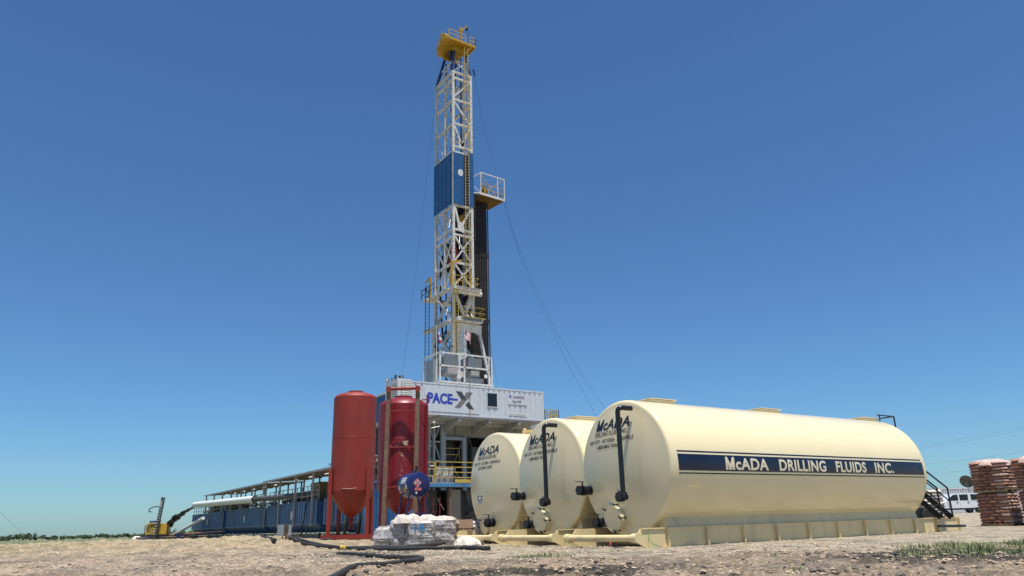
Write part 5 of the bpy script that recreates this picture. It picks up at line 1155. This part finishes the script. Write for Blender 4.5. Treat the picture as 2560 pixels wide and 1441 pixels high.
def pallet(mb, c, lx, ly, ang, z=0):
    m = Matrix.Rotation(ang, 3, 'Z'); s0 = len(mb.v)
    for i in range(6): x = -lx/2+.05+i*(lx-.1)/5; mb.box(x-.05, x+.05, -ly/2, ly/2, .10, .13)
    for y in (-ly/2+.04, 0, ly/2-.04): mb.box(-lx/2, lx/2, y-.04, y+.04, .0, .098)
    for k in range(s0, len(mb.v)): mb.v[k] = m @ mb.v[k]+Vector((c[0], c[1], z))
    return mb
def load(name, label, c, ang, lx, ly, layers, m, z0=0, lz=.13, per=(2, 2), wrap=True, mfront=None, seed=0, cap='sackwhite', group=None, grow=0, jit=.03, full=5):
    t = thing(name, label, 'sack pallet', (c[0], c[1], z0), group); rr = random.Random(seed)
    pallet(MB(), c, lx, ly, ang, z0).build('pallet', 'wood', t, smooth=False)
    mt = Matrix.Rotation(ang, 2)
    for k in range(layers):
        z = z0+.14+lz*(k+.5); px_, py_ = per if k % 2 == 0 else (per[1], per[0]); g_ = 1+grow*k
        for i in range(px_):
            for j in range(py_):
                o2 = Vector(((i+.5-px_/2)*lx/px_+rr.uniform(-jit, jit), (j+.5-py_/2)*ly/py_+rr.uniform(-jit, jit)))*g_; o2 = mt @ o2
                mb = sack_mesh(MB(), (c[0]+o2.x, c[1]+o2.y, z), lx/px_*1.06*g_, ly/py_*1.06*g_, lz*1.34, ang+rr.uniform(-1.3, 1.3)*jit, rr.random()*99, full=full)
                mb.build('sack', (mfront if (mfront and j == 0 and k % 2 == 1) else 'sackpink' if (m == 'sackor' and i == px_-1 and k % 2 == 0) else m), t, ang=80)
    if wrap:
        n = 36; rows = 14; mb = MB(); H_ = lz*layers+.12; hx, hy = lx/2+.045, ly/2+.045
        for r in range(rows+1):
            z = z0+.03+H_*r/rows
            for i in range(n):
                a = 2*math.pi*i/n; cx_, cy_ = math.cos(a), math.sin(a); e = .28; x = hx*math.copysign(abs(cx_)**e, cx_); y = hy*math.copysign(abs(cy_)**e, cy_)
                w_ = 1+.03*math.sin(i*2.3+r*1.1+seed)+.03*math.sin(r*2.9+i)+.05*math.sin(r*.9+seed*2+i*.5)
                if r == rows: w_ *= .93
                v2 = mt @ Vector((x*w_, y*w_)); mb.v.append(Vector((c[0]+v2.x, c[1]+v2.y, z)))
        for r in range(rows):
            for i in range(n): j = (i+1) % n; mb.f.append((r*n+i, r*n+j, (r+1)*n+j, (r+1)*n+i))
        mb.v.append(Vector((c[0], c[1], z0+.06+H_))); q = len(mb.v)-1
        for i in range(n): mb.f.append((rows*n+i, rows*n+(i+1) % n, q))
        mb.build('plastic_wrap', 'wrap', t, ang=80)
    return t
AV = HD-math.pi/2   # axis along the picture plane
def ptw(u, w): p = at(u, 1345, w=w); return (p.x, p.y)
pA = load('sack_pallet', 'shrink-wrapped white sacks with blue number 16, middle of the row', ptw(1055, 26.0), AV+.05, .82, .9, 6, 'sackwhite', lz=.115, seed=1, group='wrapped sack pallets by the tanks')
pB = load('sack_pallet', 'pale wrapped sacks between the numbered pallet and the carton', ptw(1103, 26.4), AV+.05, 1.0, .95, 6, 'sacktan', seed=2, group='wrapped sack pallets by the tanks', mfront='sackwhite')
pC = load('sack_pallet', 'tan sacks with torn plastic draped over them, left of the number 16', ptw(1012, 27.0), AV+.1, .95, .9, 6, 'sacktan', lz=.128, seed=3, group='wrapped sack pallets by the tanks', mfront='sackwhite')
pD = load('sack_pallet', 'low leftmost heap of plastic-covered sacks', ptw(967, 27.3), AV-.25, .65, .7, 4, 'sackwhite', lz=.12, seed=4, group='wrapped sack pallets by the tanks', per=(1, 2))
pE = load('sack_pallet', 'pale sacks behind the left skid of the far left tank', ptw(1178, 27.6), AV, 1.0, .9, 5, 'sackwhite', seed=5, group='wrapped sack pallets by the tanks')
g = Vector((*ptw(1055, 25.55), 0)); tx_ = Vector((math.cos(AV+.05), math.sin(AV+.05), 0)); tn = Vector((tx_.y, -tx_.x, 0)); gA = Vector((pA.location.x, pA.location.y, 0))
f0 = gA+tn*(.9/2+.075)
text('16', 'paint16', pA, lambda a, b: f0+tx_*(-.22+a)+Z0*(.50+b), .36, .28, .01, name='painted_number')
ct = thing('carton', 'brown cardboard carton beside the far left tank', 'carton', (*ptw(1160, 27.2), .4)); g = Vector((*ptw(1160, 27.2), 0)); MB().bar(g+Z0*.55, g+Z0*.86, .68, .5, up=F0).build('box', 'carton', ct, bevel=.01); MB().bar(g+Z0*.0, g+Z0*.548, .66, .48, up=F0).build('lower_box', 'wood', ct, bevel=.01)
def tarp(c, lx, ly, h, m, label, name='plastic_sheet', seed=0, z0=0, edge=.1):
    rr = np.random.default_rng(seed); n = 22; mb = MB(); s = seed*7.3
    for i in range(n):
        for j in range(n):
            u = -1+2*i/(n-1); v = -1+2*j/(n-1); r = max(abs(u), abs(v))
            z = h*(1-r**3)*(.5+.8*float(fbm(np.array(u*1.3+s), np.array(v*1.3+s), 2)))+.09*(1-abs(2*float(fbm(np.array(u*2.6+s), np.array(v*2.0+u*1.5), 2))-1))**3*(1-r*.6)
            z -= .16*max(0, (r-.72)/.28)**2 if z0 > .3 else 0; p = Vector((c[0], c[1], z0))+R0*(u*lx/2*(1+.1*math.sin(v*5+s)))+F0*(v*ly/2*(1+.1*math.sin(u*6+s)))+Z0*z; mb.v.append(p)
    mb.f += [(i*n+j, (i+1)*n+j, (i+1)*n+j+1, i*n+j+1) for i in range(n-1) for j in range(n-1)]
    return solo(mb, name, m, label, 'plastic sheet', ang=50)
tarp(ptw(1172, 25.2), 1.0, .7, .30, 'sackwhite', 'crumpled white plastic heaped behind the far left skid beam', seed=2)
tarp(ptw(1018, 26.8), 1.0, .9, .14, 'sackwhite', 'crumpled pale plastic sheet on top of the tan sacks left of the number 16', seed=3, z0=.93)
tarp(ptw(1070, 26.3), .75, .7, .2, 'sackwhite', 'torn white plastic flapping over the number 16 pallet', seed=6, z0=.82)
tarp(ptw(962, 26.8), .8, .7, .28, 'wrap', 'clear plastic crumpled over the leftmost low heap of sacks', seed=8, z0=.42)
tarp(ptw(1110, 26.6), .95, .8, .07, 'sackwhite', 'pale plastic top sheet on the pallet beside the carton', seed=9, z0=.88)

# orange-brown sack stacks at the right edge
def ang_of(u): p = at(u, 1300, w=10); return math.atan2(p.y, p.x)
def stack(u, w, rot, lab, dz=0, sd=0, top=True):
    c = ptw(u, w); a = ang_of(u)-math.pi/2+rot
    z = float(gh(*c))
    load('sack_pallet', 'orange-brown sack stack, lower pallet %s' % lab, c, a, 1.30, 1.1, 9, 'sackor', z0=z, lz=.135, per=(3, 2), wrap=False, jit=.012, full=14, seed=sd, group='orange-brown sack pallets at the right')
    load('sack_pallet', 'orange-brown sack stack, upper pallet %s' % lab, c, a, 1.36, 1.14, 9, 'sackor', z0=z+1.40, lz=.128, per=(3, 2), wrap=False, jit=.014, full=14, seed=sd+1, group='orange-brown sack pallets at the right')
    # pale sack ends bulging along the right-hand face
    return c, a, z
for (u, w, lab, sd) in ((2516, 31.5, 'beside the white vehicle', 11), (2630, 30.0, 'at the right edge', 21)):
    c, a, z = stack(u, w, -.42, lab, sd=sd)
    tarp((c[0], c[1]), 1.3, 1.1, .10, 'sackpink', 'crumpled pale plastic atop the sacks %s' % lab, seed=sd, z0=z+2.66)

# ------------------------------------------------------------------ vehicle, container and dish behind
VC = at(2402, 1281, w=74); VC.z = float(gh(VC.x, VC.y)); VC.z = .42
va = HD-math.pi/2+.05   # rear end points right
vl = Vector((math.cos(va), math.sin(va), 0)); vn = Vector((vl.y, -vl.x, 0))   # vn faces the camera
cv = thing('parked_vehicle', 'white four-door utility vehicle parked behind the stair of the nearest tank', 'vehicle', VC)
def V(a, b, z): return VC+vl*a+vn*b+Z0*z
prof = [(-3.3, .45), (-3.35, .95), (-2.3, 1.12), (-1.95, 1.18), (-1.15, 1.84), (-.7, 1.9), (1.75, 1.9), (2.1, 1.75), (2.35, 1.15), (2.4, .5)]
MB().prism([V(a, .95, z) for a, z in prof], -vn*1.9).build('body', 'carwhite', cv, bevel=.05)
for nm, pts in (('window', [(-1.75, 1.24), (-1.15, 1.76), (-.62, 1.8), (-.62, 1.24)]), ('window', [(-.45, 1.24), (-.45, 1.8), (.42, 1.8), (.42, 1.24)]), ('window', [(.72, 1.26), (.72, 1.8), (1.55, 1.78), (1.95, 1.26)])):
    MB().prism([V(a, .965, z) for a, z in pts], vn*.012).build(nm, 'glass', cv, smooth=False)
for k, (a0, a1) in enumerate(((-1.8, -.54), (-.52, .60))): 
    d_ = MB().prism([V(a0+.01, .953, .5), V(a1-.01, .953, .5), V(a1-.01, .953, 1.2), V(a0+.01, .953, 1.2)], vn*.02).build('door', 'carwhite', cv, bevel=.008)
    MB().bar(V(a1-.32, .99, 1.08), V(a1-.12, .99, 1.08), .05).build('handle', 'dgrey', d_, smooth=False)
MB().prism([V(-2.4, .957, .34), V(2.3, .957, .34), V(2.3, .957, .48), V(-2.4, .957, .48)], vn*.02).build('sill', 'black', cv, smooth=False)
for a in (-2.35, 1.45):
    for b in (.78, -.78):
        w_ = MB().tube(V(a, b-.13, .38), V(a, b+.13, .38), .38, 24).build('wheel', 'tyre', cv); MB().tube(V(a, b+.131, .38), V(a, b+.14, .38), .22, 20).build('rim', 'post', w_)
MB().bar(V(-1.65, 1.05, 1.3), V(-1.5, 1.15, 1.3), .14, .2).build('mirror', 'black', cv, smooth=False)
MB().tube(V(1.2, .3, 1.9), V(1.2, .3, 2.5), .015, 6).build('antenna', 'black', cv)
KC = at(2480, 1280, w=84); KC.z = .3; wc = thing('white_container', 'long white corrugated container behind the parked white vehicle', 'container', KC)
Kl = vl
def K(a, b, z): return KC+Kl*a+vn*b+Z0*z
corr(MB(), -6.1, 8, .15, 2.75, lambda a, d, z: K(a, -d, z), .3, .05, .14).build('wall', 'cabin', wc, smooth=False)
MB().prism([K(-6.1, -.06, .0), K(8, -.06, .0), K(8, -.06, 2.9), K(-6.1, -.06, 2.9)], -vn*2.3).build('body', 'cabin', wc, smooth=False)
MB().prism([K(-6.2, .02, 2.76), K(8, .02, 2.76), K(8, .02, 2.92), K(-6.2, .02, 2.92)], -vn*.079).build('top_rail', 'white', wc, smooth=False)
DC = at(2417, 1204, w=82); ds_ = thing('satellite_dish', 'dark satellite dish above the white container', 'satellite dish', (DC.x, DC.y, 0))
nd = (Vector((0, 0, -.35))-F0*.5-R0*.55).normalized(); ua = nd.cross(Z0).normalized(); ub = ua.cross(nd); mb = MB(); n_ = 28
for r_, d_ in ((.001, -.16), (.3, -.13), (.55, -.05), (.72, .03)): mb.v += [DC+(ua*math.cos(2*math.pi*k/n_)+ub*math.sin(2*math.pi*k/n_))*r_+nd*d_ for k in range(n_)]
for i in range(3):
    for k in range(n_): j = (k+1) % n_; mb.f.append((i*n_+k, i*n_+j, (i+1)*n_+j, (i+1)*n_+k))
mb.build('reflector', 'dgrey', ds_)
MB().path([DC-nd*.1, DC-nd*.1+Vector((.3, .2, -.5)), Vector((DC.x+.3, DC.y+.2, .3))], .04, 8).build('mast', 'post', ds_); MB().path([DC-ub*.7, DC+nd*.7], .02, 6).build('feed_arm', 'post', ds_)
# white bags and a wheeled pump glimpsed behind the stair
load('sack_pallet', 'white and tan sack pallet glimpsed behind the black stair', ptw(2338, 36), AV, 1.1, 1.0, 11, 'sackwhite', z0=.0, lz=.14, per=(2, 2), seed=31, wrap=False, mfront='sackwhite')
g = Vector((*ptw(2337, 33), 0)); tp = thing('trailer_pump', 'dark wheeled pump trailer behind the rear of the nearest tank', 'pump', g)
MB().tube(g+Z0*.42-F0*.12, g+Z0*.42+F0*.12, .40, 28).build('wheel', 'tyre', tp); MB().bar(g-R0*.9+F0*.5+Z0*.6, g+R0*.2+F0*.5+Z0*.6, .7, .5).build('engine_box', 'dgrey', tp, bevel=.04)
MB().bar(g-R0*.6+F0*.2+Z0*1.2, g-R0*.1+F0*.2+Z0*1.7, .3, .3).tube(g-R0*.5+Z0*1.5+F0*.2, g-R0*.15+Z0*1.5+F0*.2, .3, 16).build('pump_head', 'black', tp, bevel=.03)
# marker flag, power lines
g = at(1524, 1372, z=.02); mk = thing('marker_flag', 'small neon pink marker flag in front of the nearest tank skid', 'marker flag', g); MB().tube(g, g+Z0*.16, .004, 6).build('stake', 'wire', mk); MB().add([g+Z0*.16, g+Z0*.155+R0*.06, g+Z0*.09+R0*.05, g+Z0*.07+R0*.01], [(0, 1, 2, 3)]).build('ribbon', 'neon', mk, smooth=False)
for (u0, v0, u1, v1, lab) in ((2240, 1124, 2640, 1050, 'highest thin power line at the right'), (2240, 1131, 2640, 1057, 'second thin power line from the top at the right'), (2300, 1162, 2640, 1115, 'third thin power line down, above the white vehicle'), (2300, 1185, 2640, 1150, 'lower thin power line above the white vehicle')):
    a = at(u0, v0, w=230); b = at(u1, v1, w=170); solo(MB().path([a, a.lerp(b, .25)-Z0*.35, a.lerp(b, .5)-Z0*.5, a.lerp(b, .75)-Z0*.35, b], .014, 5), 'power_line', 'wire', lab, 'power line', group='power lines at the right')
solo(MB().path([at(-40, 1240, w=160), at(30, 1310, w=170), at(70, 1345, w=180)], .02, 5), 'power_line', 'wire', 'faint thin wire slanting down at the left edge of the photo', 'power line')

# ------------------------------------------------------------------ trees on the horizon
def tree(c, h, w, m, seed, label, grp):
    rr = random.Random(seed); t = thing('tree', label, 'tree', c, grp); c = Vector(c)
    MB().tube(c, c+Z0*h*.5, .18, 6, r2=.08).tube(c+Z0*h*.3, c+Vector((w*.2, w*.1, h*.6)), .08, 5, r2=.04).build('trunk', 'bark', t)
    mb = MB(); cl_ = [(rr.uniform(-.45, .45)*w, rr.uniform(-.3, .3)*w, h*rr.uniform(.35, .82), h*rr.uniform(.14, .26)) for i in range(11)]
    for x, y, z, r_ in cl_:
        for i in range(46):
            d = Vector((rr.gauss(0, 1), rr.gauss(0, 1), rr.gauss(0, .8))).normalized()*r_*rr.uniform(.5, 1.1); p = c+Vector((x*1.0, y, z))+d; s = h*.05*rr.uniform(.6, 1.5)
            a = Vector((rr.uniform(-1, 1), rr.uniform(-1, 1), rr.uniform(-1, 1))).normalized(); b = a.cross(Vector((rr.uniform(-1, 1), rr.uniform(-1, 1), rr.uniform(-1, 1)))).normalized()
            mb.add([p-a*s-b*s*.7, p+a*s-b*s*.6, p+a*s*.8+b*s*.8, p-a*s*.7+b*s], [(0, 1, 2, 3)])
    mb.build('crown', m, t, smooth=False); return t
random.seed(77); protos = []
for i in range(5): protos.append(tree((0, 0, 0), 6+random.random()*1.5, 11, 'leaf', 100+i, 'dark green tree in the hedge row on the far horizon', 'trees of the far hedge row'))
k = 0; u = -60
while u < 1000:
    w_ = random.uniform(760, 900); p = at(u, 1340, w=w_); z = -3.7; src = protos[k % 5]
    o = src if k < 5 else src.copy()
    if k >= 5:
        COL.objects.link(o)
        for ch in src.children: c_ = ch.copy(); COL.objects.link(c_); c_.parent = o
    hgt = (9.0 if (u % 331) < 120 else 6.2) * random.uniform(.8, 1.25)
    if 330 < u < 440: hgt *= .6
    o.location = (p.x, p.y, z); s = hgt/6.6; o.scale = (random.uniform(.9, 1.3), random.uniform(.9, 1.3), s*.85); o.rotation_euler.z = random.uniform(0, 6.28); k += 1; u += random.uniform(9, 17)
protos2 = [tree((0, 0, 0), 5, 7, 'leaf2', 300+i, 'bright green bush beyond the white sloping pipe', 'bushes beyond the white sloping pipe') for i in range(3)]
k = 0
for u in (424, 432, 440, 449, 457, 466, 476, 487, 497, 508):
    p = at(u, 1338, w=random.uniform(230, 300)); src = protos2[k % 3]; o = src if k < 3 else src.copy()
    if k >= 3:
        COL.objects.link(o)
        for ch in src.children: c_ = ch.copy(); COL.objects.link(c_); c_.parent = o
    o.location = (p.x, p.y, -3.6); o.scale = (.8, .8, random.uniform(.85, 1.2)); o.rotation_euler.z = random.uniform(0, 6.28); k += 1
